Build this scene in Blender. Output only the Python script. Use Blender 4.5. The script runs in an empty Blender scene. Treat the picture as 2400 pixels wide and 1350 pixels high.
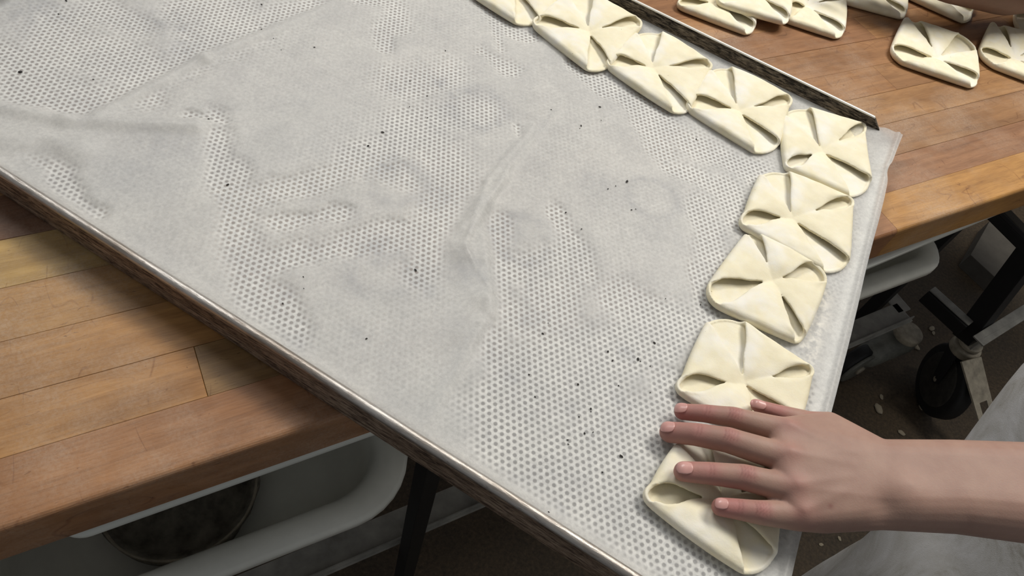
import bpy, bmesh, math, random
import numpy as np
from mathutils import Vector, Matrix, noise

random.seed(7)
scene = bpy.context.scene
COL = scene.collection

# ------------------------------------------------------------------ camera
FPX = 1720.27
CAMP = np.array([0.10288, 0.75676, 0.45776])
CR = np.array([[-0.85128, -0.49560, 0.17235],
               [-0.49307, 0.64322, -0.58579],
               [0.17946, -0.58366, -0.79192]])      # columns: right, down, forward
cam_data = bpy.data.cameras.new('camera')
cam = bpy.data.objects.new('camera', cam_data)
COL.objects.link(cam)
cam_data.sensor_width = 36.0
cam_data.lens = FPX / 2400 * 36.0
cam_data.clip_start = 0.01
cam_data.clip_end = 50
M = Matrix.Identity(4)
for i in range(3):
    M[i][0] = CR[i, 0]; M[i][1] = -CR[i, 1]; M[i][2] = -CR[i, 2]; M[i][3] = CAMP[i]
cam.matrix_world = M
scene.camera = cam

# ------------------------------------------------------------------ world and lights
world = bpy.data.worlds.new('world')
scene.world = world
world.use_nodes = True
bg = world.node_tree.nodes['Background']
bg.inputs[0].default_value = (0.95, 0.97, 1.0, 1)
bg.inputs[1].default_value = 0.17


def area(name, loc, target, sx, sy, power, col):
    l = bpy.data.lights.new(name, 'AREA')
    l.shape = 'RECTANGLE'
    l.size = sx; l.size_y = sy
    l.energy = power
    l.color = col
    o = bpy.data.objects.new(name, l)
    COL.objects.link(o)
    o.location = loc
    d = Vector(target) - Vector(loc)
    o.rotation_euler = d.to_track_quat('-Z', 'Y').to_euler()
    return o


area('ceiling_lamp', (-0.35, -0.95, 1.75), (0.15, 0.25, 0), 1.2, 0.4, 36, (1.0, 0.955, 0.88))
area('ceiling_lamp', (1.5, -0.6, 1.85), (0.3, 0.3, 0), 1.3, 0.45, 22, (1.0, 0.985, 0.96))

scene.view_settings.view_transform = 'Standard'
scene.view_settings.look = 'None'
scene.view_settings.exposure = 0.06
scene.view_settings.gamma = 1.0
scene.view_settings.use_curve_mapping = False


# ------------------------------------------------------------------ helpers
def U(px, py, z=0.0):
    """photo pixel -> point of the world on the level z"""
    d = CR @ np.array([(px - 1200) / FPX, (py - 675) / FPX, 1.0])
    return CAMP + d * (z - CAMP[2]) / d[2]


def depth(P):
    return float((np.array(P) - CAMP) @ CR[:, 2])


TZ = -0.013                      # top of the workbench
TH = 0.97746
DD = np.array([math.cos(TH), math.sin(TH), 0.0])     # along the bench
NN = np.array([-DD[1], DD[0], 0.0])                  # towards the front edge
TE = 0.1187
FLOOR = -0.85


def B(s, t, z=0.0):
    return DD * s + NN * t + np.array([0, 0, z])


def st(P):
    return float(np.dot(P, DD)), float(np.dot(P, NN))


def mesh_obj(name, verts, faces, mat=None, parent=None, smooth=False):
    me = bpy.data.meshes.new(name)
    me.from_pydata([tuple(map(float, v)) for v in verts], [], faces)
    me.update()
    o = bpy.data.objects.new(name, me)
    COL.objects.link(o)
    if mat:
        me.materials.append(mat)
    if parent:
        o.parent = parent
    if smooth:
        me.polygons.foreach_set('use_smooth', [True] * len(me.polygons))
    return o


def bm_obj(name, bm, mat=None, parent=None, smooth=False):
    me = bpy.data.meshes.new(name)
    bm.to_mesh(me); bm.free()
    o = bpy.data.objects.new(name, me)
    COL.objects.link(o)
    if mat:
        me.materials.append(mat)
    if parent:
        o.parent = parent
    if smooth:
        me.polygons.foreach_set('use_smooth', [True] * len(me.polygons))
    return o


def empty(name, loc, label, cat, group=None):
    o = bpy.data.objects.new(name, None)
    o.empty_display_size = 0.02
    COL.objects.link(o)
    o.location = tuple(map(float, loc))
    return tag(o, label, cat, group)


def tag(o, label, cat, group=None):
    o['label'] = label
    o['category'] = cat
    if group:
        o['group'] = group
    return o


def adopt(o, parent):
    """parent without moving"""
    o.parent = parent
    o.matrix_parent_inverse = Matrix.Translation(-Vector(parent.location))
    return o


def apply_mods(o):
    dg = bpy.context.evaluated_depsgraph_get()
    ev = o.evaluated_get(dg)
    me = bpy.data.meshes.new_from_object(ev)
    old = o.data
    o.modifiers.clear()
    o.data = me
    me.name = o.name
    bpy.data.meshes.remove(old)
    return o


def sstep(a, b, x):
    t = np.clip((x - a) / (b - a), 0, 1)
    return t * t * (3 - 2 * t)


def vnoise(x, y, s, seed=0.0):
    return noise.noise(Vector((x * s + seed, y * s - seed * 1.7, seed * 0.31)))


# ------------------------------------------------------------------ materials
def new_mat(name):
    m = bpy.data.materials.new(name)
    m.use_nodes = True
    nt = m.node_tree
    p = nt.nodes['Principled BSDF']
    return m, nt, p


def nd(nt, typ, **kw):
    n = nt.nodes.new(typ)
    for k, v in kw.items():
        setattr(n, k, v)
    return n


def tex_noise(nt, scale, detail=4, rough=0.55, vec=None, dist=0.0):
    n = nd(nt, 'ShaderNodeTexNoise')
    n.inputs['Scale'].default_value = scale
    n.inputs['Detail'].default_value = detail
    n.inputs['Roughness'].default_value = rough
    n.inputs['Distortion'].default_value = dist
    if vec:
        nt.links.new(vec, n.inputs['Vector'])
    return n


def ramp(nt, fac, stops):
    r = nd(nt, 'ShaderNodeValToRGB')
    els = r.color_ramp.elements
    while len(els) < len(stops):
        els.new(0.5)
    for e, (p, c) in zip(els, stops):
        e.position = p
        e.color = (*c, 1) if len(c) == 3 else c
    nt.links.new(fac, r.inputs[0])
    return r


def mixc(nt, fac, a, b, mode='MIX'):
    n = nd(nt, 'ShaderNodeMix', data_type='RGBA', blend_type=mode)
    for sock, v in ((n.inputs[0], fac), (n.inputs[6], a), (n.inputs[7], b)):
        if isinstance(v, (int, float)):
            sock.default_value = v
        elif isinstance(v, tuple):
            sock.default_value = (*v, 1) if len(v) == 3 else v
        else:
            nt.links.new(v, sock)
    return n.outputs[2]


def bump(nt, p, height, strength, distance):
    b = nd(nt, 'ShaderNodeBump')
    b.inputs['Strength'].default_value = strength
    b.inputs['Distance'].default_value = distance
    nt.links.new(height, b.inputs['Height'])
    nt.links.new(b.outputs[0], p.inputs['Normal'])
    return b


def objcoord(nt, scale=(1, 1, 1), rot=(0, 0, 0)):
    tc = nd(nt, 'ShaderNodeTexCoord')
    mp = nd(nt, 'ShaderNodeMapping')
    mp.inputs['Scale'].default_value = scale
    mp.inputs['Rotation'].default_value = rot
    nt.links.new(tc.outputs['Object'], mp.inputs['Vector'])
    return mp.outputs[0]


def simple(name, col, rough=0.6, metal=0.0, var=0.15, scale=40, bs=0.0):
    m, nt, p = new_mat(name)
    v = objcoord(nt)
    n = tex_noise(nt, scale, 5, 0.6, v)
    dark = tuple(c * (1 - var) for c in col)
    lite = tuple(min(1, c * (1 + var)) for c in col)
    r = ramp(nt, n.outputs[0], [(0.3, dark), (0.7, lite)])
    nt.links.new(r.outputs[0], p.inputs['Base Color'])
    p.inputs['Roughness'].default_value = rough
    p.inputs['Metallic'].default_value = metal
    if bs:
        bump(nt, p, n.outputs[0], bs, 0.001)
    return m


# dough
m_dough, nt, p = new_mat('dough')
v = objcoord(nt)
n1 = tex_noise(nt, 60, 4, 0.6, v)
n2 = tex_noise(nt, 900, 3, 0.6, v)
r = ramp(nt, n1.outputs[0], [(0.3, (0.82, 0.745, 0.53)), (0.7, (0.89, 0.83, 0.64))])
n3 = tex_noise(nt, 22, 3, 0.6, v)
fl = ramp(nt, n3.outputs[0], [(0.5, (0, 0, 0)), (0.68, (1, 1, 1))])
c = mixc(nt, fl.outputs[0], r.outputs[0], (0.88, 0.85, 0.76))
sp = tex_noise(nt, 260, 2, 0.5, v)
spr = ramp(nt, sp.outputs[0], [(0.20, (0.35, 0.29, 0.18)), (0.235, (1, 1, 1))])
c = mixc(nt, 1.0, c, spr.outputs[0], 'MULTIPLY')
nt.links.new(c, p.inputs['Base Color'])
p.inputs['Roughness'].default_value = 0.62
p.inputs['Subsurface Weight'].default_value = 0.12
p.inputs['Subsurface Radius'].default_value = (1.0, 0.75, 0.4)
p.inputs['Subsurface Scale'].default_value = 0.003
p.inputs['Specular IOR Level'].default_value = 0.3
add = nd(nt, 'ShaderNodeMath', operation='MULTIPLY_ADD')
nt.links.new(n2.outputs[0], add.inputs[0]); add.inputs[1].default_value = 0.25
nt.links.new(n1.outputs[0], add.inputs[2])
bump(nt, p, add.outputs[0], 0.35, 0.0012)

# paper: thin translucent sheet
m_paper = bpy.data.materials.new('parchment')
m_paper.use_nodes = True
nt = m_paper.node_tree
nt.nodes.clear()
out = nd(nt, 'ShaderNodeOutputMaterial')
dif = nd(nt, 'ShaderNodeBsdfDiffuse')
trl = nd(nt, 'ShaderNodeBsdfTranslucent')
glo = nd(nt, 'ShaderNodeBsdfGlossy')
glo.inputs['Roughness'].default_value = 0.5
mx = nd(nt, 'ShaderNodeMixShader'); mx2 = nd(nt, 'ShaderNodeMixShader')
v = objcoord(nt)
nf = tex_noise(nt, 420, 3, 0.75, v, 0.6)
nm = tex_noise(nt, 24, 5, 0.6, v)
at = nd(nt, 'ShaderNodeAttribute', attribute_name='stain')
fib = ramp(nt, nf.outputs[0], [(0.30, (0.88, 0.88, 0.865)), (0.65, (0.995, 0.99, 0.965))])
cl0 = ramp(nt, nm.outputs[0], [(0.34, (0.93, 0.932, 0.94)), (0.60, (1, 1, 1))])
nm3 = tex_noise(nt, 300, 4, 0.75, v)
cl3 = ramp(nt, nm3.outputs[0], [(0.36, (0.87, 0.87, 0.872)), (0.60, (1, 1, 1))])
clx = mixc(nt, 1.0, cl0.outputs[0], cl3.outputs[0], 'MULTIPLY')
c = mixc(nt, 1.0, fib.outputs[0], clx, 'MULTIPLY')
st_m = nd(nt, 'ShaderNodeMath', operation='MULTIPLY')
nb = tex_noise(nt, 110, 5, 0.7, v)
nbr = ramp(nt, nb.outputs[0], [(0.38, (0.15, 0.15, 0.15)), (0.6, (1, 1, 1))])
nt.links.new(at.outputs['Fac'], st_m.inputs[0]); nt.links.new(nbr.outputs[0], st_m.inputs[1])
c = mixc(nt, st_m.outputs[0], c, (0.60, 0.61, 0.635))
at2 = nd(nt, 'ShaderNodeAttribute', attribute_name='flour')
fm = nd(nt, 'ShaderNodeMath', operation='MULTIPLY')
nfl = tex_noise(nt, 160, 4, 0.7, v)
nfr = ramp(nt, nfl.outputs[0], [(0.42, (0, 0, 0)), (0.6, (1, 1, 1))])
nt.links.new(at2.outputs['Fac'], fm.inputs[0]); nt.links.new(nfr.outputs[0], fm.inputs[1])
c = mixc(nt, fm.outputs[0], c, (0.93, 0.90, 0.82))
for s_ in (dif, trl):
    nt.links.new(c, s_.inputs['Color'])
glo.inputs['Color'].default_value = (0.9, 0.9, 0.9, 1)
bmp = nd(nt, 'ShaderNodeBump')
bmp.inputs['Strength'].default_value = 0.35
bmp.inputs['Distance'].default_value = 0.0006
nt.links.new(nm.outputs[0], bmp.inputs['Height'])
nt.links.new(bmp.outputs[0], dif.inputs['Normal'])
tf = nd(nt, 'ShaderNodeMath', operation='MULTIPLY_ADD')   # flour blocks the light
nt.links.new(fm.outputs[0], tf.inputs[0]); tf.inputs[1].default_value = -0.4; tf.inputs[2].default_value = 0.70
nt.links.new(tf.outputs[0], mx.inputs[0])
nt.links.new(dif.outputs[0], mx.inputs[1]); nt.links.new(trl.outputs[0], mx.inputs[2])
mx2.inputs[0].default_value = 0.03
nt.links.new(mx.outputs[0], mx2.inputs[1]); nt.links.new(glo.outputs[0], mx2.inputs[2])
nt.links.new(mx2.outputs[0], out.inputs[0])

# tray sheet
m_sheet = simple('tray_sheet', (0.86, 0.86, 0.84), 0.45, 0.0, 0.04, 30)

# tray rims
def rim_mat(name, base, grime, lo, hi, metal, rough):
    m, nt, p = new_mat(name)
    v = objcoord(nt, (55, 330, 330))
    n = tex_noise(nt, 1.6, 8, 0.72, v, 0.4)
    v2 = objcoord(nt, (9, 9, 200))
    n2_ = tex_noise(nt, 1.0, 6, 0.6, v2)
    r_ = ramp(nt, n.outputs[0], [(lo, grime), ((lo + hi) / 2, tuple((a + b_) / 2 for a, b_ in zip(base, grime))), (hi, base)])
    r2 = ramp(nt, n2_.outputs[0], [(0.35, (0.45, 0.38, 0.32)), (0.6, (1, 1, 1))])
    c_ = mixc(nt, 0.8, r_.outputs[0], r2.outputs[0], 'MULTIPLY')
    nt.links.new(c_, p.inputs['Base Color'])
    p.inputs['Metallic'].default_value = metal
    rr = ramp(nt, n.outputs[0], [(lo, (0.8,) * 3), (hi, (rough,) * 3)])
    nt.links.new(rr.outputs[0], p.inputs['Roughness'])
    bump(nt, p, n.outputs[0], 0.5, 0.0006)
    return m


m_rim_out = rim_mat('rim_outside', (0.50, 0.38, 0.28), (0.09, 0.055, 0.035), 0.40, 0.62, 0.25, 0.4)
m_rim_bead = rim_mat('rim_bead', (0.62, 0.59, 0.55), (0.17, 0.13, 0.10), 0.22, 0.5, 0.75, 0.28)
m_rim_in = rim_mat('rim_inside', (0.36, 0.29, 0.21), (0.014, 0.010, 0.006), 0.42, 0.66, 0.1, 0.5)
m_rim_pale = simple('rim_top', (0.86, 0.84, 0.78), 0.35, 0.2, 0.1, 60)

# wood, colour of each plank from the object colour
m_wood, nt, p = new_mat('beech')
oi = nd(nt, 'ShaderNodeObjectInfo')
tc = nd(nt, 'ShaderNodeTexCoord')
rnd = nd(nt, 'ShaderNodeVectorMath', operation='SCALE')
cmb = nd(nt, 'ShaderNodeCombineXYZ')
nt.links.new(oi.outputs['Random'], cmb.inputs[0]); nt.links.new(oi.outputs['Random'], cmb.inputs[1])
nt.links.new(cmb.outputs[0], rnd.inputs[0]); rnd.inputs['Scale'].default_value = 13.7
av = nd(nt, 'ShaderNodeVectorMath', operation='ADD')
nt.links.new(tc.outputs['Object'], av.inputs[0]); nt.links.new(rnd.outputs[0], av.inputs[1])
def mapped(scale):
    mp = nd(nt, 'ShaderNodeMapping')
    mp.inputs['Scale'].default_value = scale
    nt.links.new(av.outputs[0], mp.inputs['Vector'])
    return mp.outputs[0]
g1 = tex_noise(nt, 1.0, 6, 0.6, mapped((7, 110, 60)), 0.5)
g2 = tex_noise(nt, 1.0, 4, 0.6, mapped((60, 700, 300)), 0.2)
g3 = tex_noise(nt, 1.0, 3, 0.6, mapped((9, 26, 20)), 0.8)
gr = ramp(nt, g1.outputs[0], [(0.3, (0.74, 0.71, 0.68)), (0.68, (1.10, 1.11, 1.10))])
gf = ramp(nt, g2.outputs[0], [(0.32, (0.80, 0.78, 0.76)), (0.55, (1, 1, 1))])
gp = ramp(nt, g3.outputs[0], [(0.3, (0.78, 0.74, 0.70)), (0.65, (1.10, 1.12, 1.12))])
c = mixc(nt, 1.0, oi.outputs['Color'], gr.outputs[0], 'MULTIPLY')
c = mixc(nt, 0.8, c, gf.outputs[0], 'MULTIPLY')
c = mixc(nt, 0.9, c, gp.outputs[0], 'MULTIPLY')
# pock marks and knife cuts
wv = tex_noise(nt, 1.0, 3, 0.5, mapped((90, 240, 200)), 1.5)
wr = ramp(nt, wv.outputs[0], [(0.245, (0.42, 0.33, 0.27)), (0.30, (1, 1, 1))])
c = mixc(nt, 0.8, c, wr.outputs[0], 'MULTIPLY')
# flour dust, in the coordinates of the bench
geo = nd(nt, 'ShaderNodeNewGeometry')
fd = tex_noise(nt, 7, 5, 0.62, geo.outputs['Position'])
fdf = tex_noise(nt, 500, 3, 0.7, geo.outputs['Position'])
mm = nd(nt, 'ShaderNodeMath', operation='MULTIPLY')
fr1 = ramp(nt, fd.outputs[0], [(0.46, (0, 0, 0)), (0.78, (1, 1, 1))])
fr2 = ramp(nt, fdf.outputs[0], [(0.35, (0.35, 0.35, 0.35)), (0.65, (1, 1, 1))])
nt.links.new(fr1.outputs[0], mm.inputs[0]); nt.links.new(fr2.outputs[0], mm.inputs[1])
mm2 = nd(nt, 'ShaderNodeMath', operation='MULTIPLY')
nt.links.new(mm.outputs[0], mm2.inputs[0]); mm2.inputs[1].default_value = 0.62
for sc_, rt_ in (((10, 34, 20), 0.5), ((26, 9, 20), 0.0)):
    sn = tex_noise(nt, 1.0, 1, 0.4, mapped(sc_), 0.3)
    sr = ramp(nt, sn.outputs[0], [(0.488, (1, 1, 1)), (0.494, (0.62, 0.52, 0.45)), (0.500, (1, 1, 1))])
    sk = tex_noise(nt, 1.0, 2, 0.5, mapped((20, 45, 30)))
    kr = ramp(nt, sk.outputs[0], [(0.50, (0, 0, 0)), (0.60, (1, 1, 1))])
    c = mixc(nt, kr.outputs[0], c, mixc(nt, 1.0, c, sr.outputs[0], 'MULTIPLY'))
c = mixc(nt, 1.0, c, (1.0, 0.99, 0.82), 'MULTIPLY')
c = mixc(nt, mm2.outputs[0], c, (0.56, 0.45, 0.35))
nt.links.new(c, p.inputs['Base Color'])
p.inputs['Roughness'].default_value = 0.5
p.inputs['Specular IOR Level'].default_value = 0.35
bump(nt, p, g2.outputs[0], 0.25, 0.0006)

# skin with attribute 'flush'
m_skin, nt, p = new_mat('skin')
v = objcoord(nt)
at = nd(nt, 'ShaderNodeAttribute', attribute_name='flush')
n1 = tex_noise(nt, 55, 4, 0.6, v)
n2 = tex_noise(nt, 900, 3, 0.6, v)
base = ramp(nt, n1.outputs[0], [(0.3, (0.345, 0.210, 0.165)), (0.7, (0.40, 0.255, 0.198))])
c = mixc(nt, at.outputs['Fac'], base.outputs[0], (0.45, 0.175, 0.165))
at3 = nd(nt, 'ShaderNodeAttribute', attribute_name='crease')
c = mixc(nt, at3.outputs['Fac'], c, (0.24, 0.10, 0.085))
nt.links.new(c, p.inputs['Base Color'])
p.inputs['Roughness'].default_value = 0.55
p.inputs['Subsurface Weight'].default_value = 0.15
p.inputs['Subsurface Radius'].default_value = (1.0, 0.4, 0.25)
p.inputs['Subsurface Scale'].default_value = 0.004
p.inputs['Specular IOR Level'].default_value = 0.35
bump(nt, p, n2.outputs[0], 0.2, 0.0005)

m_skin2, nt, p = new_mat('skin_painted_shade')  # shade on the second forearm, painted in as darker skin
v = objcoord(nt)
n1 = tex_noise(nt, 30, 4, 0.6, v)
base = ramp(nt, n1.outputs[0], [(0.3, (0.155, 0.085, 0.062)), (0.7, (0.185, 0.10, 0.075))])
nt.links.new(base.outputs[0], p.inputs['Base Color'])
p.inputs['Roughness'].default_value = 0.6
p.inputs['Subsurface Weight'].default_value = 0.1
p.inputs['Subsurface Scale'].default_value = 0.004

m_nail, nt, p = new_mat('nail')
v = objcoord(nt)
n1 = tex_noise(nt, 120, 3, 0.5, v)
base = ramp(nt, n1.outputs[0], [(0.3, (0.60, 0.31, 0.28)), (0.7, (0.66, 0.37, 0.33))])
nt.links.new(base.outputs[0], p.inputs['Base Color'])
p.inputs['Roughness'].default_value = 0.28

# cloth
m_cloth, nt, p = new_mat('apron_cloth')
v = objcoord(nt)
n1 = tex_noise(nt, 12, 7, 0.7, v, 1.2)
n2 = tex_noise(nt, 1200, 2, 0.5, v)
base = ramp(nt, n1.outputs[0], [(0.30, (0.36, 0.32, 0.26)), (0.42, (0.62, 0.60, 0.56)), (0.7, (0.86, 0.85, 0.85))])
nt.links.new(base.outputs[0], p.inputs['Base Color'])
p.inputs['Roughness'].default_value = 0.9
bump(nt, p, n2.outputs[0], 0.5, 0.0006)

m_plastic = simple('white_plastic', (0.72, 0.72, 0.65), 0.42, 0.0, 0.12, 12)
m_lid = simple('lid_plastic', (0.74, 0.76, 0.70), 0.4, 0.0, 0.05, 12)
m_steel = simple('bench_steel', (0.30, 0.29, 0.26), 0.5, 0.1, 0.3, 30)
m_black = simple('black_paint_and_shade', (0.006, 0.006, 0.006), 0.6, 0.0, 0.3, 40)  # on the trolley tubes this black also holds their shadow side
m_darkmetal = simple('burnt_pan', (0.17, 0.155, 0.125), 0.6, 0.3, 0.6, 60, 0.6)
m_rubber = simple('rubber', (0.012, 0.012, 0.012), 0.6, 0.0, 0.3, 80)
m_dust = simple('dusty_rubber', (0.035, 0.032, 0.026), 0.7, 0.0, 0.5, 60)
m_fork = simple('caster_fork', (0.34, 0.30, 0.23), 0.55, 0.1, 0.35, 50)
m_fork2 = simple('caster_grey', (0.17, 0.17, 0.145), 0.55, 0.2, 0.3, 50)
m_box = simple('grey_board', (0.10, 0.09, 0.075), 0.8, 0.0, 0.15, 30)
m_crumb = simple('burnt_crumb', (0.012, 0.009, 0.007), 0.7, 0.0, 0.3, 400)
m_scrap = simple('dough_scrap', (0.34, 0.29, 0.21), 0.8, 0.0, 0.2, 200)

m_floor, nt, p = new_mat('floor')
v = objcoord(nt)
n1 = tex_noise(nt, 140, 6, 0.75, v)
n2 = tex_noise(nt, 5, 4, 0.6, v)
r1 = ramp(nt, n1.outputs[0], [(0.35, (0.036, 0.026, 0.015)), (0.6, (0.088, 0.064, 0.038)), (0.75, (0.17, 0.13, 0.085))])
r2 = ramp(nt, n2.outputs[0], [(0.3, (0.7, 0.7, 0.72)), (0.7, (1.2, 1.1, 0.95))])
c = mixc(nt, 1.0, r1.outputs[0], r2.outputs[0], 'MULTIPLY')
nt.links.new(c, p.inputs['Base Color'])
p.inputs['Roughness'].default_value = 0.75
bump(nt, p, n1.outputs[0], 0.4, 0.002)


# ------------------------------------------------------------------ generic shapes
def box_verts(s0, s1, t0, t1, z0, z1):
    return [B(s, t, z) for z in (z0, z1) for (s, t) in ((s0, t0), (s1, t0), (s1, t1), (s0, t1))]


BOXF = [(3, 2, 1, 0), (4, 5, 6, 7), (0, 1, 5, 4), (1, 2, 6, 5), (2, 3, 7, 6), (3, 0, 4, 7)]


def bevel_obj(o, w, seg=2):
    bm = bmesh.new(); bm.from_mesh(o.data)
    bmesh.ops.recalc_face_normals(bm, faces=bm.faces)
    bmesh.ops.bevel(bm, geom=list(bm.edges), offset=w, segments=seg, profile=0.7, affect='EDGES')
    bm.to_mesh(o.data); bm.free()
    return o


def bar(name, p0, p1, w, h, mat, parent=None, up=(0, 0, 1), bev=0.002):
    """rectangular bar between two points"""
    p0 = Vector(tuple(map(float, p0))); p1 = Vector(tuple(map(float, p1)))
    d = (p1 - p0).normalized()
    u = Vector(up)
    side = d.cross(u)
    if side.length < 0.1:
        side = d.cross(Vector((float(DD[0]), float(DD[1]), 0)))
    side.normalize()
    u = side.cross(d).normalized()
    vs = []
    for q in (p0, p1):
        for a, b in ((-1, -1), (1, -1), (1, 1), (-1, 1)):
            vs.append(q + side * a * w / 2 + u * b * h / 2)
    o = mesh_obj(name, vs, BOXF, mat, None)
    bevel_obj(o, bev, 2)
    if parent:
        adopt(o, parent)
    return o


# ------------------------------------------------------------------ floor
fl = mesh_obj('floor', [B(-2.6, -1.6, FLOOR), B(2.2, -1.6, FLOOR), B(2.2, 2.0, FLOOR), B(-2.6, 2.0, FLOOR)], [(0, 1, 2, 3)], m_floor)
fl['kind'] = 'structure'

# ------------------------------------------------------------------ workbench
bench = empty('workbench', B(0.3, -0.3, FLOOR),
              'long butcher block workbench of glued wooden planks under the baking tray', 'workbench')
LIN = lambda r_, g_, b_: tuple(((x / 255) / 12.92 if x <= 10 else (((x / 255) + 0.055) / 1.055) ** 2.4) for x in (r_, g_, b_))
S0, S1 = -1.15, 1.45
rows = [TE, 0.0735, 0.0318, -0.0121, -0.0572]
while rows[-1] > -0.82:
    rows.append(rows[-1] - 0.0445)
known = {  # row -> butt joints (s) and colours from the left end of the photo to its right
    0: ([0.0525], [(172, 122, 86), (150, 94, 58)], (186, 135, 80)),
    1: ([0.6925, -0.62], [(196, 146, 96), (174, 138, 98)], (150, 108, 80)),
    2: ([-0.33, 1.05], [(190, 136, 84)], (165, 118, 78)),
    3: ([0.18], [(188, 142, 90)], (178, 130, 88)),
    4: ([-0.10, 1.1], [(200, 160, 104)], (160, 112, 74)),
    5: ([-0.42, 0.5], [(132, 88, 66)], (168, 120, 84)),
}
rng = random.Random(3)
pals = [(154, 112, 82), (162, 119, 86), (150, 108, 79), (166, 122, 88), (158, 114, 84), (147, 105, 78)]
for ri in range(len(rows) - 1):
    t1, t0 = rows[ri], rows[ri + 1]
    if ri == 0:
        cuts = [S0, -0.75, 0.0525, 1.0, S1]
        cols = [(176, 126, 84), (184, 136, 84), (160, 114, 84), (160, 114, 80)]
    elif ri == 1:
        cuts = [S0, -0.62, 0.12, 0.6925, S1]
        cols = [(152, 112, 84), (150, 108, 84), (150, 118, 84), (172, 126, 84)]
    elif ri == 2:
        cuts = [S0, -0.30, 0.35, 1.05, S1]
        cols = [(154, 112, 82), (150, 110, 80), (172, 126, 82), (170, 124, 80)]
    elif ri == 3:
        cuts = [S0, -0.52, 0.18, 1.2, S1]
        cols = [(150, 110, 80), (162, 120, 84), (176, 132, 86), (170, 124, 80)]
    elif ri == 4:
        cuts = [S0, -0.12, 0.5, 1.15, S1]
        cols = [(154, 113, 81), (158, 114, 80), (184, 150, 98), (172, 126, 80)]
    elif ri == 5:
        cuts = [S0, -0.42, 0.4, 1.1, S1]
        cols = [(158, 116, 82), (152, 110, 80), (120, 82, 62), (140, 96, 70)]
    else:
        cuts = [S0]
        x = S0 + rng.uniform(0.3, 0.7)
        while x < S1 - 0.2:
            cuts.append(x); x += rng.uniform(0.55, 0.85)
        cuts.append(S1)
        cols = [rng.choice(pals) for _ in cuts]
    for k in range(len(cuts) - 1):
        a, b_ = cuts[k] + 0.00012, cuts[k + 1] - 0.00012
        w, h = (t1 - t0) - 0.0002, 0.042
        L = b_ - a
        dz = rng.uniform(-0.00025, 0)
        # local frame: x along the bench
        vs = [(x, y, z) for z in (-h, 0) for (x, y) in ((-L / 2, -w / 2), (L / 2, -w / 2), (L / 2, w / 2), (-L / 2, w / 2))]
        o = mesh_obj('plank', vs, BOXF, m_wood)
        bm = bmesh.new(); bm.from_mesh(o.data)
        bmesh.ops.recalc_face_normals(bm, faces=bm.faces)
        if ri == 0:
            front = [e for e in bm.edges if all(v_.co.y > 0 for v_ in e.verts) and all(v_.co.z > -0.001 for v_ in e.verts)]
            rest = [e for e in bm.edges if e not in front]
            bmesh.ops.bevel(bm, geom=front, offset=0.004, segments=4, profile=0.5, affect='EDGES')
        else:
            bmesh.ops.bevel(bm, geom=[e for e in bm.edges if all(v_.co.z > -0.001 for v_ in e.verts)], offset=0.00025, segments=1, affect='EDGES')
        bm.to_mesh(o.data); bm.free()
        c0 = B((a + b_) / 2, (t0 + t1) / 2 + 0.0, TZ + dz)
        o.parent = bench
        o.matrix_parent_inverse = Matrix.Translation(-Vector(bench.location))
        o.location = tuple(map(float, c0))
        o.rotation_euler = (0, 0, TH)
        cc = LIN(*cols[k])
        o.color = (*cc, 1)

# steel frame of the bench
ZR = -0.55
Ra, Rb = U(2135, 752, ZR), U(850, 1332, ZR)
sa, ta = st(Ra); sb_, tb = st(Rb)
adopt(bar('shelf_rail', B(sa, ta - 0.02, ZR + 0.002), B(1.30, tb - 0.02, ZR + 0.002), 0.045, 0.004, m_steel), bench)
adopt(bar('shelf_rail', B(sa, ta - 0.002, ZR + 0.006), B(1.30, tb - 0.002, ZR + 0.006), 0.003, 0.016, m_steel), bench)
adopt(bar('shelf_rail', B(sa, ta - 0.02, ZR + 0.002), B(sa, -0.62, ZR + 0.002), 0.035, 0.004, m_steel), bench)
lg = U(985, 1180, -0.35)
sl, tl = st(lg)
for (s_, t_) in ((sl, tl), (sa + 0.03, ta - 0.06), (1.27, tl), (sa + 0.03, -0.6), (1.27, -0.6)):
    adopt(bar('leg', B(s_, t_, -0.056), B(s_, t_, FLOOR + (0.0 if s_ > 0 else 0.15)), 0.024, 0.018, m_black), bench)
adopt(bar('cross_rail', B(sa, -0.1, -0.08), B(1.3, -0.1, -0.08), 0.03, 0.05, m_black), bench)


# ------------------------------------------------------------------ casters
def disc(name, c0, axis, r_, w, mat, bev=0.004, seg=40):
    bm = bmesh.new()
    bmesh.ops.create_cone(bm, cap_ends=True, segments=seg, radius1=r_, radius2=r_, depth=w)
    ed = [e for e in bm.edges if abs(e.verts[0].co.z - e.verts[1].co.z) < 1e-6]
    bmesh.ops.bevel(bm, geom=ed, offset=bev, segments=3, profile=0.5, affect='EDGES')
    q = Vector(axis).to_track_quat('Z', 'Y').to_matrix().to_4x4()
    bmesh.ops.transform(bm, matrix=Matrix.Translation(Vector(tuple(map(float, c0)))) @ q, verts=bm.verts)
    return bm_obj(name, bm, mat, None, True)


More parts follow.
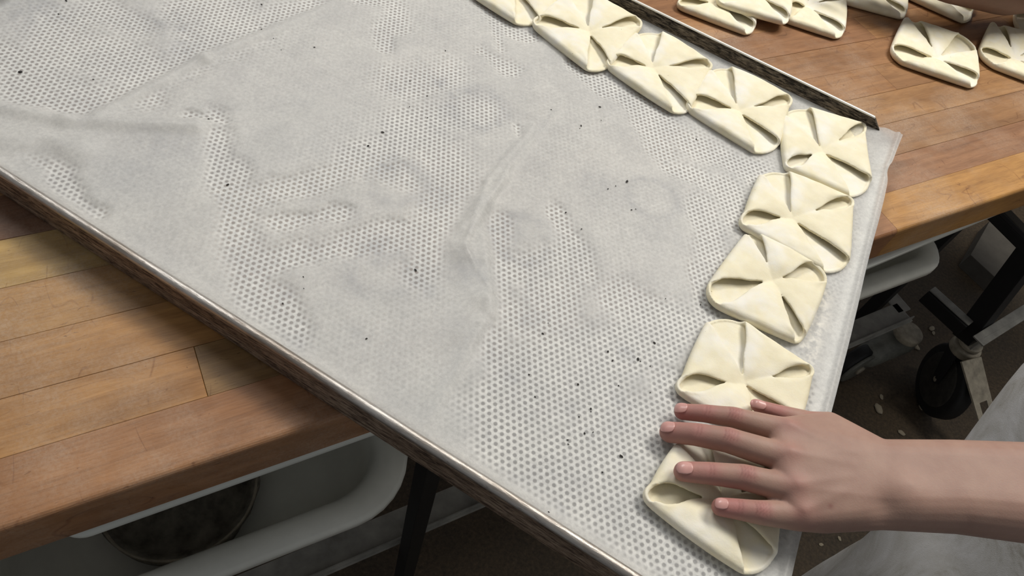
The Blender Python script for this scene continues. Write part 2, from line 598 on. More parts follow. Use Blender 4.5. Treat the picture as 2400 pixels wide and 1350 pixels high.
def hull_mesh(groups):
    """groups of spheres [(x,y,z,r),...] -> verts, faces of their convex hulls"""
    V, F = [], []
    for g in groups:
        bm = bmesh.new()
        for (x, y, z, r_) in g:
            bmesh.ops.create_icosphere(bm, subdivisions=3, radius=r_, matrix=Matrix.Translation((x, y, z)))
        bmesh.ops.delete(bm, geom=list(bm.faces), context='FACES_ONLY')
        bmesh.ops.delete(bm, geom=list(bm.edges), context='EDGES_FACES')
        res = bmesh.ops.convex_hull(bm, input=list(bm.verts))
        inner = [e for e in res['geom_interior'] if isinstance(e, bmesh.types.BMVert)]
        bmesh.ops.delete(bm, geom=inner, context='VERTS')
        loose = [v_ for v_ in bm.verts if not v_.link_faces]
        bmesh.ops.delete(bm, geom=loose, context='VERTS')
        bmesh.ops.recalc_face_normals(bm, faces=bm.faces)
        bm.verts.index_update()
        o0 = len(V)
        V += [v_.co.copy() for v_ in bm.verts]
        F += [tuple(o0 + v_.index for v_ in f.verts) for f in bm.faces]
        bm.free()
    return V, F


def blob(name, groups, mat, voxel, smooth_it, parent=None, factor=0.5):
    V, F = hull_mesh(groups)
    o = mesh_obj(name, V, F, mat)
    md = o.modifiers.new('r', 'REMESH'); md.mode = 'VOXEL'; md.voxel_size = voxel
    ms = o.modifiers.new('s', 'SMOOTH'); ms.factor = factor; ms.iterations = smooth_it
    apply_mods(o)
    if not o.data.materials:
        o.data.materials.append(mat)
    o.data.polygons.foreach_set('use_smooth', [True] * len(o.data.polygons))
    if parent:
        adopt(o, parent)
    return o


def S(px, py, z, rpx):
    P = U(px, py, z)
    return (float(P[0]), float(P[1]), float(P[2]), rpx * depth(P) / FPX)


# big dark caster of the trolley
trolley = empty('trolley', U(2240, 985, FLOOR), 'black steel trolley corner post on a dusty caster wheel behind the white apron', 'trolley')
R_ = 0.084
wc = U(2216, 893, FLOOR + R_)
h1 = U(2214, 800, FLOOR + R_); h2 = U(2262, 985, FLOOR + R_)
hd = (h2 - h1); hd[2] = 0; hd /= np.linalg.norm(hd)
ax = np.array([-hd[1], hd[0], 0])
if ax @ (CAMP - wc) < 0:
    ax = -ax
side = ax
adopt(disc('wheel', wc, ax, R_, 0.034, m_rubber, 0.008), trolley)
adopt(disc('wheel_hub', wc + ax * 0.017, ax, 0.062, 0.006, m_dust, 0.003), trolley)
adopt(disc('axle_bolt', wc + ax * 0.022, ax, 0.007, 0.006, m_fork, 0.002, 12), trolley)
top = U(2262, 815, FLOOR + 0.175)
adopt(disc('bearing', top, (0, 0, 1), 0.031, 0.022, m_fork, 0.005), trolley)
adopt(disc('bearing', top + np.array([0, 0, 0.018]), (0, 0, 1), 0.024, 0.012, m_fork, 0.003), trolley)
fk = U(2312, 985, FLOOR + 0.07)
for q in (-1, 1):
    off = ax * 0.022 * q
    V = []
    ctr = wc + off * 1.0
    pts = [top + off * .9 - hd * 0.024 - np.array([0, 0, 0.008]), top + off * .9 + hd * 0.024 - np.array([0, 0, 0.008]),
           ctr + hd * 0.014, ctr - np.array([0, 0, 0.014]), ctr - hd * 0.014]
    for e in (-0.0015, 0.0015):
        V += [x + ax * e for x in pts]
    n_ = len(pts)
    F = [tuple(range(n_))[::-1], tuple(range(n_, 2 * n_))] + [(i, (i + 1) % n_, n_ + (i + 1) % n_, n_ + i) for i in range(n_)]
    adopt(mesh_obj('fork_plate', V, F, m_rubber), trolley)
# brake pedal: long tapering tan plate with a slot
a0, a1 = U(2250, 848, FLOOR + 0.19), U(2296, 836, FLOOR + 0.19)
b0, b1 = U(2292, 992, FLOOR + 0.12), U(2330, 975, FLOOR + 0.12)
c0, c1 = U(2302, 925, FLOOR + 0.10), U(2314, 920, FLOOR + 0.10)
def lerp(a, b, t): return a + (b - a) * t
L_ = [lerp(a0, b0, t) for t in (0, .55, .7, 1)]
Rr = [lerp(a1, b1, t) for t in (0, .55, .7, 1)]
V = []
for l_, r2_ in zip(L_, Rr):
    for f_ in (0, .3, .72, 1):
        V.append(lerp(l_, r2_, f_))
F = []
for i in range(3):
    for j in range(3):
        if i == 2 and j == 1:
            continue
        F.append((i * 4 + j, i * 4 + j + 1, (i + 1) * 4 + j + 1, (i + 1) * 4 + j))
o = mesh_obj('brake_pedal', V, F, m_fork)
sm = o.modifiers.new('s', 'SOLIDIFY'); sm.thickness = 0.004
apply_mods(o); adopt(o, trolley)
# post, leaning like the trolley's corner tube, and its rails
pb = U(2264, 790, FLOOR + 0.20)
best = None
for k in range(60):
    z = FLOOR + 0.2 + k * 0.012
    P = U(2440, 560, z)
    d_ = np.linalg.norm((P - pb)[:2])
    if best is None or d_ < best[0]:
        best = (d_, P)
pt = best[1]
adopt(bar('post', pb, pt, 0.040, 0.040, m_black), trolley)
ZB = FLOOR + 0.235
j0 = U(2262, 770, ZB)
l1 = U(2172, 688, ZB)
adopt(bar('base_rail', j0, l1, 0.030, 0.032, m_black), trolley)
adopt(bar('rail_lit_face', j0 + [0, 0, .018], l1 + [0, 0, .018], 0.020, 0.003, m_steel), trolley)  # pale strip stands in for the rail's lit top face
r1 = U(2440, 722, ZB)
adopt(bar('base_rail', U(2290, 806, ZB), U(2460, 712, ZB), 0.004, 0.045, m_steel), trolley)
adopt(bar('base_rail', U(2292, 800, ZB + .02), U(2460, 694, ZB + .02), 0.026, 0.004, m_steel), trolley)
ZU = -0.25
adopt(bar('upper_rail', U(2318, 492, ZU), U(2450, 622, ZU), 0.014, 0.018, m_black), trolley)
adopt(bar('upper_rail', U(2347, 492, ZU), U(2450, 598, ZU), 0.018, 0.012, m_box), trolley)

# grey panel standing behind the trolley rails
ZX = FLOOR + 0.05
q_ = [U(2321, 516, ZX), U(2400, 588, ZX), U(2339, 656, ZX), U(2275, 597, ZX)]
V = [x - np.array([0, 0, 0.05]) for x in q_] + list(q_)
o = mesh_obj('box', V, BOXF, m_box)
bevel_obj(o, 0.002)
tag(o, 'grey board carton under the bench behind the black trolley post', 'box')

# grey caster under the bench corner
cst = empty('bench_caster', U(2000, 870, FLOOR), 'dusty grey caster under the near corner of the bench shelf rail', 'caster')
w1 = U(1998, 848, FLOOR + 0.05)
h1 = U(1985, 862, FLOOR + 0.05); h2 = U(2130, 790, FLOOR + 0.05)
hd = h2 - h1; hd[2] = 0; hd /= np.linalg.norm(hd)
ax = np.array([-hd[1], hd[0], 0])
if ax @ (CAMP - w1) < 0:
    ax = -ax
adopt(disc('wheel', w1, ax, 0.05, 0.028, m_rubber, 0.006), cst)
adopt(disc('wheel_cover', w1 + ax * 0.018, ax, 0.046, 0.008, m_fork2, 0.003), cst)
hood = blob('fork', [[(*(w1 + hd * 0.03 + ax * 0.006 + [0, 0, .02]), 0.028), (*U(2110, 795, FLOOR + 0.10), 0.034)],
                     [(*U(2075, 805, FLOOR + 0.085), 0.034), (*U(2110, 795, FLOOR + 0.10), 0.034)]], m_fork2, 0.004, 2)
adopt(hood, cst)
adopt(disc('bearing', U(2128, 782, FLOOR + 0.14), (0, 0, 1), 0.03, 0.02, m_fork, 0.005), cst)
adopt(disc('axle_bolt', w1 + ax * 0.024, ax, 0.012, 0.008, m_fork, 0.003, 12), cst)


# ------------------------------------------------------------------ plastic tubs and lids below the bench top
def rrect(s0, s1, t0, t1, r_, n=8):
    pts = []
    for (cs, ct, a0_) in ((s1 - r_, t1 - r_, 0), (s0 + r_, t1 - r_, 90), (s0 + r_, t0 + r_, 180), (s1 - r_, t0 + r_, 270)):
        for k in range(n + 1):
            a = math.radians(a0_ + 90 * k / n)
            pts.append((cs + r_ * math.cos(a), ct + r_ * math.sin(a)))
    return pts


def loft(name, loops, mat, close_top=False, close_bottom=True):
    V, F = [], []
    n = len(loops[0])
    for lp in loops:
        V += lp
    for i in range(len(loops) - 1):
        for j in range(n):
            F.append((i * n + j, i * n + (j + 1) % n, (i + 1) * n + (j + 1) % n, (i + 1) * n + j))
    if close_bottom:
        F.append(tuple(range((len(loops) - 1) * n, len(loops) * n)))
    if close_top:
        F.append(tuple(range(n))[::-1])
    return mesh_obj(name, V, F, mat, None, True)


def tub(s0, s1, t0, t1, zt, h, r_, label, rot=0.0):
    root = empty('plastic_tub', B((s0 + s1) / 2, (t0 + t1) / 2, zt - h), label, 'tub', 'white tubs hanging under the bench top')
    def ring(i, z):
        cs, ct = (s0 + s1) / 2, (t0 + t1) / 2
        out_ = []
        for (s, t) in rrect(s0 + i, s1 - i, t0 + i, t1 - i, max(0.004, r_ - i * 0.6)):
            ds, dt = s - cs, t - ct
            out_.append(B(cs + ds * math.cos(rot) - dt * math.sin(rot), ct + ds * math.sin(rot) + dt * math.cos(rot), z))
        return out_
    prof = [(0.004, zt - 0.014), (0.0, zt - 0.012), (0.0, zt - 0.004), (0.003, zt), (0.018, zt + 0.001), (0.024, zt - 0.003), (0.028, zt - 0.012),
            (0.034, zt - h + 0.018), (0.040, zt - h + 0.006), (0.052, zt - h)]
    o = loft('body', [ring(i, z) for i, z in prof], m_plastic)
    adopt(o, root)
    prof2 = [(0.003, zt - 0.014), (0.028, zt - 0.014), (0.037, zt - h - 0.002), (0.052, zt - h - 0.003)]
    o = loft('outer_wall', [ring(i, z) for i, z in prof2], m_plastic)
    adopt(o, root)
    return root


ZT = -0.165
cL = U(973, 1085, ZT); sL, tL = st(cL)
e1 = U(830, 1238, ZT); s1_, t1_ = st(e1)
e2 = U(480, 1350, ZT); s2_, t2_ = st(e2)
rotL = math.atan2(t2_ - t1_, s2_ - s1_)
tub(sL - 0.002, 0.905, -0.25, (t1_ + t2_) / 2, ZT, 0.07, 0.065, 'large white plastic tub under the bench left of the overhanging tray')
e3 = U(2180, 631, ZT); s3_, t3_ = st(e3)
e4 = U(1995, 706, ZT); s4_, t4_ = st(e4)
cR = U(2214, 585, ZT); sR, tR = st(cR)
tub(sR, sR + 0.42, -0.25, (t3_ + t4_) / 2, ZT, 0.05, 0.045, 'smaller white plastic tub with a rounded corner under the right of the bench')


for s_ in (sL + 0.012, 0.892, sR + 0.012, sR + 0.408):
    adopt(bar('tub_runner', B(s_, -0.26, ZT - 0.0215), B(s_, 0.02, ZT - 0.0215), 0.012, 0.012, m_black), bench)


def lid(s0, s1, t0, t1, z, rot, r_, label):
    def ring(i, zz):
        cs, ct = (s0 + s1) / 2, (t0 + t1) / 2
        return [B(cs + (s - cs) * math.cos(rot) - (t - ct) * math.sin(rot), ct + (s - cs) * math.sin(rot) + (t - ct) * math.cos(rot), zz)
                for (s, t) in rrect(s0 + i, s1 - i, t0 + i, t1 - i, r_)]
    o = loft('tub_lid', [ring(0.002, z), ring(0, z + 0.002), ring(0, z + 0.008), ring(0.003, z + 0.010)][::-1], m_lid, True, True)
    return tag(o, label, 'lid', 'white lids slid in under the bench top')


lid(0.56 - 0.22, 0.806, -0.20, 0.1115, -0.082, 0.008, 0.02, 'white plastic lid edge just below the bench top on the left')
lid(-0.215, 0.20, -0.2, 0.116, -0.082, 0.045, 0.012, 'white plastic lid edge just below the bench top right of the tray')

# dark round pan in the left tub
pc = U(428, 1172, ZT - 0.045) - NN * 0.014
pan = empty('round_pan', pc, 'dark burnt round metal pan lying in the large white tub', 'pan')
def ring_c(r_, z, c_=pc, wob=0.0):
    return [np.array([c_[0] + (r_ + wob * math.sin(7 * a) + wob * math.sin(17 * a)) * math.cos(a), c_[1] + (r_ + wob * math.sin(7 * a)) * math.sin(a), z]) for a in [2 * math.pi * k / 64 for k in range(64)]]
zb = ZT - 0.066
prof = [(0.062, zb), (0.072, zb + 0.004), (0.080, zb + 0.022), (0.083, zb + 0.024), (0.083, zb + 0.020)]
pr = 1.0
o = loft('body', [ring_c(r_, z, wob=0.0007) for r_, z in [(0.064, zb + 0.004), (0.067, zb + 0.018), (0.065, zb + 0.021), (0.060, zb + 0.018), (0.054, zb + 0.008), (0.02, zb + 0.006)]], m_darkmetal)
adopt(o, pan)
o = loft('rim', [ring_c(r_, z) for r_, z in [(0.0635, zb + 0.020), (0.065, zb + 0.022), (0.0665, zb + 0.020), (0.065, zb + 0.018)]], m_fork, False, False)
adopt(o, pan)

# ------------------------------------------------------------------ baking tray
TW = 0.572
tray = empty('baking_tray', (0.35, 0.286, TZ), 'large perforated steel baking tray with stained raised rims hanging over the bench edge', 'tray')
def xend(y): return -0.0325 - 0.0545 * y
X1 = 0.742
pitch = 0.00498
phi = math.radians(2.123 * 180 / math.pi - 60 + 0)   # 61.6 deg -> one of the lattice directions
A1 = pitch * np.array([math.cos(2.123), math.sin(2.123)])
A2 = pitch * np.array([math.cos(2.123 + math.pi / 3), math.sin(2.123 + math.pi / 3)])
org = np.array([0.3, 0.28])
ij = np.arange(-200, 201)
I, J = np.meshgrid(ij, ij)
C2 = org + I[..., None] * A1 + J[..., None] * A2
C2 = C2.reshape(-1, 2)
xe = xend(C2[:, 1])
keep = (C2[:, 0] > xe + 0.009) & (C2[:, 0] < X1 - 0.012) & (C2[:, 1] > 0.011) & (C2[:, 1] < TW - 0.011)
keep &= ~((C2[:, 0] < 0.012) & (C2[:, 1] < 0.02))
C2 = C2[keep]
nh = len(C2)
Rh = 0.00150
# hexagonal cell corners
angs = 2.123 + math.pi / 6 + np.arange(6) * math.pi / 3
rc = pitch / math.sqrt(3)
hexc = np.stack([np.cos(angs), np.sin(angs)], 1) * rc
ha = 2.123 + math.pi / 6 + np.arange(12) * math.pi / 6
hol = np.stack([np.cos(ha), np.sin(ha)], 1) * Rh
loc = np.concatenate([hexc, hol], 0)           # 18 verts
VV = (C2[:, None, :] + loc[None]).reshape(-1, 2)
VV = np.c_[VV, np.zeros(len(VV))]
tri = []
for k in range(6):
    k2 = (k + 1) % 6
    h0 = 6 + 2 * k; hm = 6 + 2 * k + 1; h3 = 6 + (2 * k + 2) % 12
    tri += [(k, h0, hm), (k, hm, k2), (k2, hm, h3)]
tri = np.array(tri)
TT = (tri[None] + (np.arange(nh) * 18)[:, None, None]).reshape(-1, 3)
me = bpy.data.meshes.new('perforated_sheet')
me.vertices.add(len(VV)); me.vertices.foreach_set('co', VV.astype(np.float32).ravel())
me.loops.add(TT.size); me.loops.foreach_set('vertex_index', TT.astype(np.int32).ravel())
me.polygons.add(len(TT)); me.polygons.foreach_set('loop_start', np.arange(0, TT.size, 3, dtype=np.int32))
me.polygons.foreach_set('loop_total', np.full(len(TT), 3, dtype=np.int32))
me.update(calc_edges=True)
me.materials.append(m_sheet)
o = bpy.data.objects.new('perforated_sheet', me); COL.objects.link(o); adopt(o, tray)
# plain border of the sheet
ye = [-0.0, TW]
bz = -0.0002
def strip(pts):
    return mesh_obj('sheet_border', [(x, y, bz) for x, y in pts] + [(x, y, bz - 0.001) for x, y in pts],
                    [(0, 1, 2, 3), (7, 6, 5, 4), (0, 4, 5, 1), (1, 5, 6, 2), (2, 6, 7, 3), (3, 7, 4, 0)], m_sheet)
adopt(strip([(xend(0) + .001, 0.0), (X1, 0.0), (X1, 0.0135), (xend(0) + .001, 0.0135)]), tray)
adopt(strip([(xend(TW) + .001, TW - .0135), (X1, TW - .0135), (X1, TW), (xend(TW) + .001, TW)]), tray)
adopt(strip([(xend(0) + .001, 0), (xend(0) + .0125, 0), (xend(TW) + .0125, TW), (xend(TW) + .001, TW)]), tray)
adopt(strip([(X1 - .0145, 0), (X1, 0), (X1, TW), (X1 - .0145, TW)]), tray)


def sweep(name, prof, x0, x1, mat, nx=160, cut=None, wob=0.0):
    """profile (y, z) swept along x; cut: x shift by z at the x0 end"""
    V, F = [], []
    n = len(prof)
    for i in range(nx + 1):
        f = i / nx
        for (y, z) in prof:
            x = x0 + (x1 - x0) * f
            if cut:
                x += (1 - f) ** 6 * cut(z)
            w_ = wob * noise.noise(Vector((x * 9, y * 3, 0.5)))
            V.append((x, y + w_, z + 0.5 * w_))
    for i in range(nx):
        for j in range(n):
            F.append((i * n + j, (i + 1) * n + j, (i + 1) * n + (j + 1) % n, i * n + (j + 1) % n))
    F.append(tuple(range(n))); F.append(tuple(range(nx * n, nx * n + n))[::-1])
    o_ = mesh_obj(name, V, F, mat, None, True)
    bm = bmesh.new(); bm.from_mesh(o_.data); bmesh.ops.recalc_face_normals(bm, faces=bm.faces); bm.to_mesh(o_.data); bm.free()
    return adopt(o_, tray)


# near rim: outer wall and rolled bead
sweep('rim', [(TW - .0015, -.001), (TW - .0015, .0165), (TW + .0015, .0165), (TW + .0030, .012), (TW + .0022, .008), (TW + .0034, .003), (TW + .0026, -.004), (TW + .0036, -.010), (TW + .002, -.0125), (TW - .004, -.0125), (TW - .004, -.011), (TW + .0005, -.011), (TW + .0005, -.001)],
      xend(TW), X1, m_rim_out, 200, None, 0.0006)
sweep('rim_bead', [(TW + .0005 + .0036 * math.cos(a), .0166 + .0034 * math.sin(a)) for a in [2 * math.pi * k / 14 for k in range(14)]],
      xend(TW), X1, m_rim_bead, 200, None, 0.0006)
# far rim: dark inner wall, pale top edge, end cut on a slant
cutf = lambda z: (max(z, -0.004) - 0.019) * 1.05
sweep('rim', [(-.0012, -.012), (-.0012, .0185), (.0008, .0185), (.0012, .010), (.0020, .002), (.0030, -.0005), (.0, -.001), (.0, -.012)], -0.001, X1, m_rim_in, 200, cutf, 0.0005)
sweep('rim_edge', [(-.0022, .0180), (-.0018, .0196), (-.0004, .0200), (.0010, .0193), (.0012, .0184)], -0.0005, X1, m_rim_pale, 200, cutf, 0.0005)
# closed end of the tray at the far left
V = [(X1 - .001, 0, -.012), (X1 - .001, TW, -.012), (X1 - .001, TW, .019), (X1 - .001, 0, .019), (X1 + .002, 0, -.012), (X1 + .002, TW, -.012), (X1 + .002, TW, .019), (X1 + .002, 0, .019)]
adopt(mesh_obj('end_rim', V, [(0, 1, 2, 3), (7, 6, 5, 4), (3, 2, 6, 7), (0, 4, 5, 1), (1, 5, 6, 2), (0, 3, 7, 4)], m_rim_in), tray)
# support lip at the open end
V = []
for y in (0.03, TW):
    x = xend(y)
    V += [(x + .0005, y, -.0005), (x + .006, y, -.0005), (x + .006, y, -.004), (x + .0005, y, -.006)]
adopt(mesh_obj('end_lip', V, [(0, 1, 2, 3)[::-1], (4, 5, 6, 7), (0, 1, 5, 4), (1, 2, 6, 5), (2, 3, 7, 6), (3, 0, 4, 7)], m_rim_pale), tray)

# ------------------------------------------------------------------ parchment
# places where the paper lies on the metal (photo px: start, end, radius)
CONTACT = [
    (150, 60, 60, 190, 60), (60, 190, 200, 230, 60), (200, 120, 330, 170, 70), (230, 30, 320, 60, 45), (330, 190, 440, 150, 42), (250, 225, 330, 215, 45),
    (60, 235, 200, 262, 20), (430, 30, 560, 20, 48), (480, 80, 600, 60, 50), (600, 60, 720, 20, 40), (440, 130, 530, 110, 35), (0, 130, 60, 150, 50),
    (505, 275, 520, 430, 26), (440, 275, 505, 275, 14), (540, 400, 560, 560, 36), (570, 560, 600, 760, 40), (640, 700, 680, 800, 40),
    (560, 470, 700, 440, 34), (700, 440, 830, 390, 34), (830, 380, 1000, 310, 44), (860, 360, 960, 430, 34), (960, 290, 1120, 260, 60),
    (1010, 330, 1060, 420, 60), (1060, 420, 1010, 520, 44), (1010, 520, 985, 640, 34), (620, 620, 760, 590, 30), (760, 590, 960, 540, 30),
    (940, 200, 1040, 180, 55), (900, 560, 1000, 580, 26), (650, 520, 800, 500, 20),
    (925, 10, 930, 70, 24), (905, 60, 905, 110, 20), (850, 0, 910, 10, 18),
    (1140, 10, 1190, 70, 30), (1160, 60, 1175, 120, 18), (1200, 80, 1240, 90, 20),
    (1340, 150, 1420, 220, 20), (1400, 190, 1500, 260, 26), (1500, 250, 1600, 330, 36), (1520, 290, 1560, 360, 36), (1600, 330, 1760, 400, 40),
    (1560, 390, 1700, 440, 26), (1700, 430, 1730, 520, 30), (1330, 560, 1380, 640, 30), (1300, 500, 1340, 560, 20),
    (1170, 520, 1180, 700, 26), (1180, 640, 1330, 600, 40), (1170, 720, 1250, 760, 50), (1250, 640, 1280, 760, 40), (1330, 640, 1300, 760, 40),
    (1640, 480, 1680, 620, 36), (1640, 640, 1660, 740, 30), (1160, 800, 1180, 900, 40), (1200, 860, 1340, 800, 60), (1160, 900, 1150, 1040, 44),
    (1200, 960, 1400, 900, 90), (1400, 860, 1560, 760, 70), (1300, 1080, 1500, 1000, 100), (1200, 1060, 1300, 1140, 90), (1320, 1180, 1480, 1140, 80),
    (1400, 1240, 1500, 1220, 70), (1560, 820, 1600, 760, 40), (1500, 1260, 1560, 1320, 70), (1440, 1320, 1600, 1400, 80), (1560, 880, 1560, 980, 36), (1450, 700, 1560, 740, 44), (1700, 620, 1640, 700, 20),
    (90, 360, 140, 400, 26), (130, 420, 210, 500, 20), (1130, 120, 1200, 170, 20), (1210, 300, 1220, 330, 10),
    (1650, 1300, 1900, 1100, 90), (1780, 640, 1850, 500, 60), (1700, 900, 1800, 880, 90), (1600, 1150, 1750, 1150, 100),
    (1300, 40, 1450, 100, 40), (1500, 130, 1600, 190, 50), (1680, 220, 1800, 290, 50), (1860, 330, 1940, 400, 30)]
CREASE = [(1250, 300, 1140, 430, 6, .0018), (1140, 430, 1086, 590, 6, .0022), (1190, 400, 1100, 560, 5, .0018), (1086, 590, 1150, 690, 6, .0016), (1310, 260, 1190, 400, 6, .0012), (900, 385, 950, 372, 4, .001),   # ridges standing off the metal: start, end, half width px, height
    (1245, 315, 1130, 480, 18, .0022), (1130, 480, 1085, 600, 20, .003), (1085, 600, 1120, 700, 30, .0026), (1120, 700, 1090, 780, 34, .002), (1190, 420, 1080, 540, 10, .002),
    (1130, 560, 1150, 740, 14, .003), (230, 275, 480, 140, 14, .0035), (480, 140, 760, 25, 14, .0035), (0, 255, 160, 290, 16, .004), (160, 290, 460, 300, 18, .004), (0, 330, 190, 350, 34, .003), (560, 300, 470, 290, 8, .001), (1000, 1000, 1130, 760, 14, .002), (640, 340, 760, 250, 26, .0015)]


def seg_w(lst):
    out_ = []
    for it in lst:
        a = U(it[0], it[1], 0)[:2]; b = U(it[2], it[3], 0)[:2]
        d = depth(U((it[0] + it[2]) / 2, (it[1] + it[3]) / 2, 0))
        # foreshortening: a px across covers more of the sheet further up
        out_.append((a, b, it[4] * d / FPX * 1.15) + tuple(it[5:]))
    return out_


NXP, NYP = 470, 345
fx = np.linspace(0, 1, NXP + 1); fy = np.linspace(0, 1, NYP + 1)
PV = np.zeros((NXP + 1, NYP + 1, 3))
for i, f in enumerate(fx):
    for j, g in enumerate(fy):
        y = 0.0030 + (TW - 0.0020 - 0.0030) * g
        # edge of the paper at the open end, a little wavy near the corner
        x0 = xend(y) - 0.0025 + 0.0012 * math.sin(y * 40) * math.exp(-y * 6)
        x = x0 + (X1 - 0.002 - x0) * (f ** 1.15)
        PV[i, j] = (x, y, 0)
X = PV[..., 0]; Y = PV[..., 1]
def segdist(a, b):
    ab = b - a
    t = ((X - a[0]) * ab[0] + (Y - a[1]) * ab[1]) / (ab @ ab + 1e-12)
    t = np.clip(t, 0, 1)
    return np.hypot(X - a[0] - t * ab[0], Y - a[1] - t * ab[1])
nzf = np.zeros_like(X); nzm = np.zeros_like(X); nzl = np.zeros_like(X)
for i in range(NXP + 1):
    for j in range(NYP + 1):
        x, y = X[i, j], Y[i, j]
        nzf[i, j] = vnoise(x, y, 130, 3.1); nzm[i, j] = vnoise(x, y, 38, 8.2); nzl[i, j] = vnoise(x, y, 11, 1.3)
cm = np.zeros_like(X)
for a, b, r_ in seg_w(CONTACT):
    d = segdist(a, b) + nzm * 0.007 + nzf * 0.002
    cm = np.maximum(cm, 1 - sstep(r_ * 0.45, r_ * 1.75, d))
lift = 0.0019 + 0.0007 * nzl + 0.0003 * nzm
H = 0.00012 + (1 - cm) * np.maximum(lift, 0.0010) + 0.00012 * (1 + nzf)
for a, b, r_, h in seg_w(CREASE):
    d = segdist(a, b)
    H += h * np.exp(-(d / r_) ** 2)
# up against the far rim and the near rim
H += 0.0025 * np.exp(-(Y / 0.006) ** 1.2) * sstep(-0.02, 0.03, X) + 0.001 * np.exp(-(Y / 0.02) ** 2)
H += 0.014 * np.exp(-((TW - Y) / 0.007) ** 1.3)
dxe = X - (-0.0325 - 0.0545 * Y - 0.0025)
H += 0.0024 * np.exp(-((dxe - 0.0045) / 0.0022) ** 2)          # pressed fold along the open end
H += 0.0012 * np.exp(-(dxe / 0.002) ** 2)
# raised corner flap past the rim's end
cf = np.clip((0.03 - X) / 0.05, 0, 1) * np.clip((0.055 - Y) / 0.05, 0, 1)
H += 0.007 * cf ** 1.2
Y2 = Y - 0.011 * np.clip((0.004 - X) / 0.02, 0, 1) * np.clip((0.03 - Y) / 0.03, 0, 1)
X2 = X + 0.0035 * np.exp(-((Y - 0.052) / 0.010) ** 2) * np.exp(-(dxe / 0.006) ** 2)
H += 0.004 * np.exp(-((Y - 0.050 - 0.5 * (dxe)) / 0.006) ** 2) * np.exp(-(dxe / 0.02) ** 2)
PV[..., 0] = X2; PV[..., 1] = Y2; PV[..., 2] = H
idx = np.arange((NXP + 1) * (NYP + 1)).reshape(NXP + 1, NYP + 1)
faces = np.stack([idx[:-1, :-1], idx[1:, :-1], idx[1:, 1:], idx[:-1, 1:]], -1).reshape(-1, 4)
paper = mesh_obj('baking_parchment', PV.reshape(-1, 3), [tuple(map(int, f)) for f in faces], m_paper, None, True)
tag(paper, 'translucent white baking parchment with wrinkles and grey rings lining the tray', 'parchment')
# grease marks: rings and smudges (px, py, radius px, ring width px, strength)
RINGS = [(1530, 467, 56, 11, .75), (890, 640, 62, 16, .45), (1225, 560, 66, 18, .4), (1120, 255, 62, 20, .45), (935, 430, 62, 18, .4), (1320, 710, 80, 16, .25), (1310, 330, 46, 14, .15)]
SPOTS = [(1035, 190, 26, .6), (905, 390, 34, .6), (890, 590, 36, .5), (1200, 540, 36, .5), (1390, 430, 34, .45), (665, 685, 22, .4), (1375, 1020, 14, .3), (1455, 940, 22, .5), (1470, 830, 16, .5), (1340, 960, 18, .45), (1460, 985, 30, .4), (1110, 640, 46, .5), (380, 340, 80, .35), (330, 380, 60, .35), (740, 240, 60, .2), (380, 60, 60, .4), (420, 110, 40, .4), (1250, 740, 40, .35), (1020, 460, 36, .45), (990, 660, 36, .4), (930, 200, 30, .3), (1590, 270, 26, .35), (1900, 750, 0, 0),
         (60, 20, 70, .5), (1300, 1190, 20, .3), (1200, 880, 26, .35), (830, 800, 40, .3), (700, 820, 26, .3), (1560, 560, 50, .2), (1280, 400, 60, .2)]
stn = np.zeros_like(X); flr = np.zeros_like(X)
for (px, py, r_, w_, s_) in RINGS:
    c_ = U(px, py, 0.001); k = depth(c_) / FPX * 1.08
    d = np.hypot((X2 - c_[0]) , (Y2 - c_[1])) + nzm * 0.003
    stn = np.maximum(stn, s_ * np.exp(-((d - r_ * k) / (w_ * k)) ** 2) * (0.75 + 0.5 * nzl))
for it in SPOTS:
    px, py, r_, s_ = it[:4]
    if not r_:
        continue
    c_ = U(px, py, 0.001); k = depth(c_) / FPX * 1.1
    d = np.hypot((X2 - c_[0]), (Y2 - c_[1])) + nzm * 0.006
    stn = np.maximum(stn, s_ * np.exp(-(d / (r_ * k)) ** 2))
for (ax_, ay, bx, by, r_) in ((1900, 690, 1890, 780, 34), (1880, 800, 1900, 840, 26), (1985, 480, 1990, 520, 16), (1930, 690, 1900, 840, 24), (1990, 440, 1985, 560, 12)):
    a = U(ax_, ay, 0)[:2]; b = U(bx, by, 0)[:2]
    d = segdist(a, b)
    flr = np.maximum(flr, np.exp(-(d / (r_ * 0.0003)) ** 2))
for nm_, arr in (('stain', stn), ('flour', flr)):
    at_ = paper.data.attributes.new(nm_, 'FLOAT', 'POINT')
    at_.data.foreach_set('value', np.clip(arr, 0, 1).astype(np.float32).ravel())


# ------------------------------------------------------------------ pastries
def gsm(arr, sig):
    """smooth a closed sequence"""
    n = int(sig * 3) + 1
    k = np.exp(-0.5 * (np.arange(-n, n + 1) / sig) ** 2); k /= k.sum()
    out_ = np.zeros_like(arr)
    for q, w_ in zip(range(-n, n + 1), k):
        out_ += w_ * np.roll(arr, q, axis=0)
    return out_


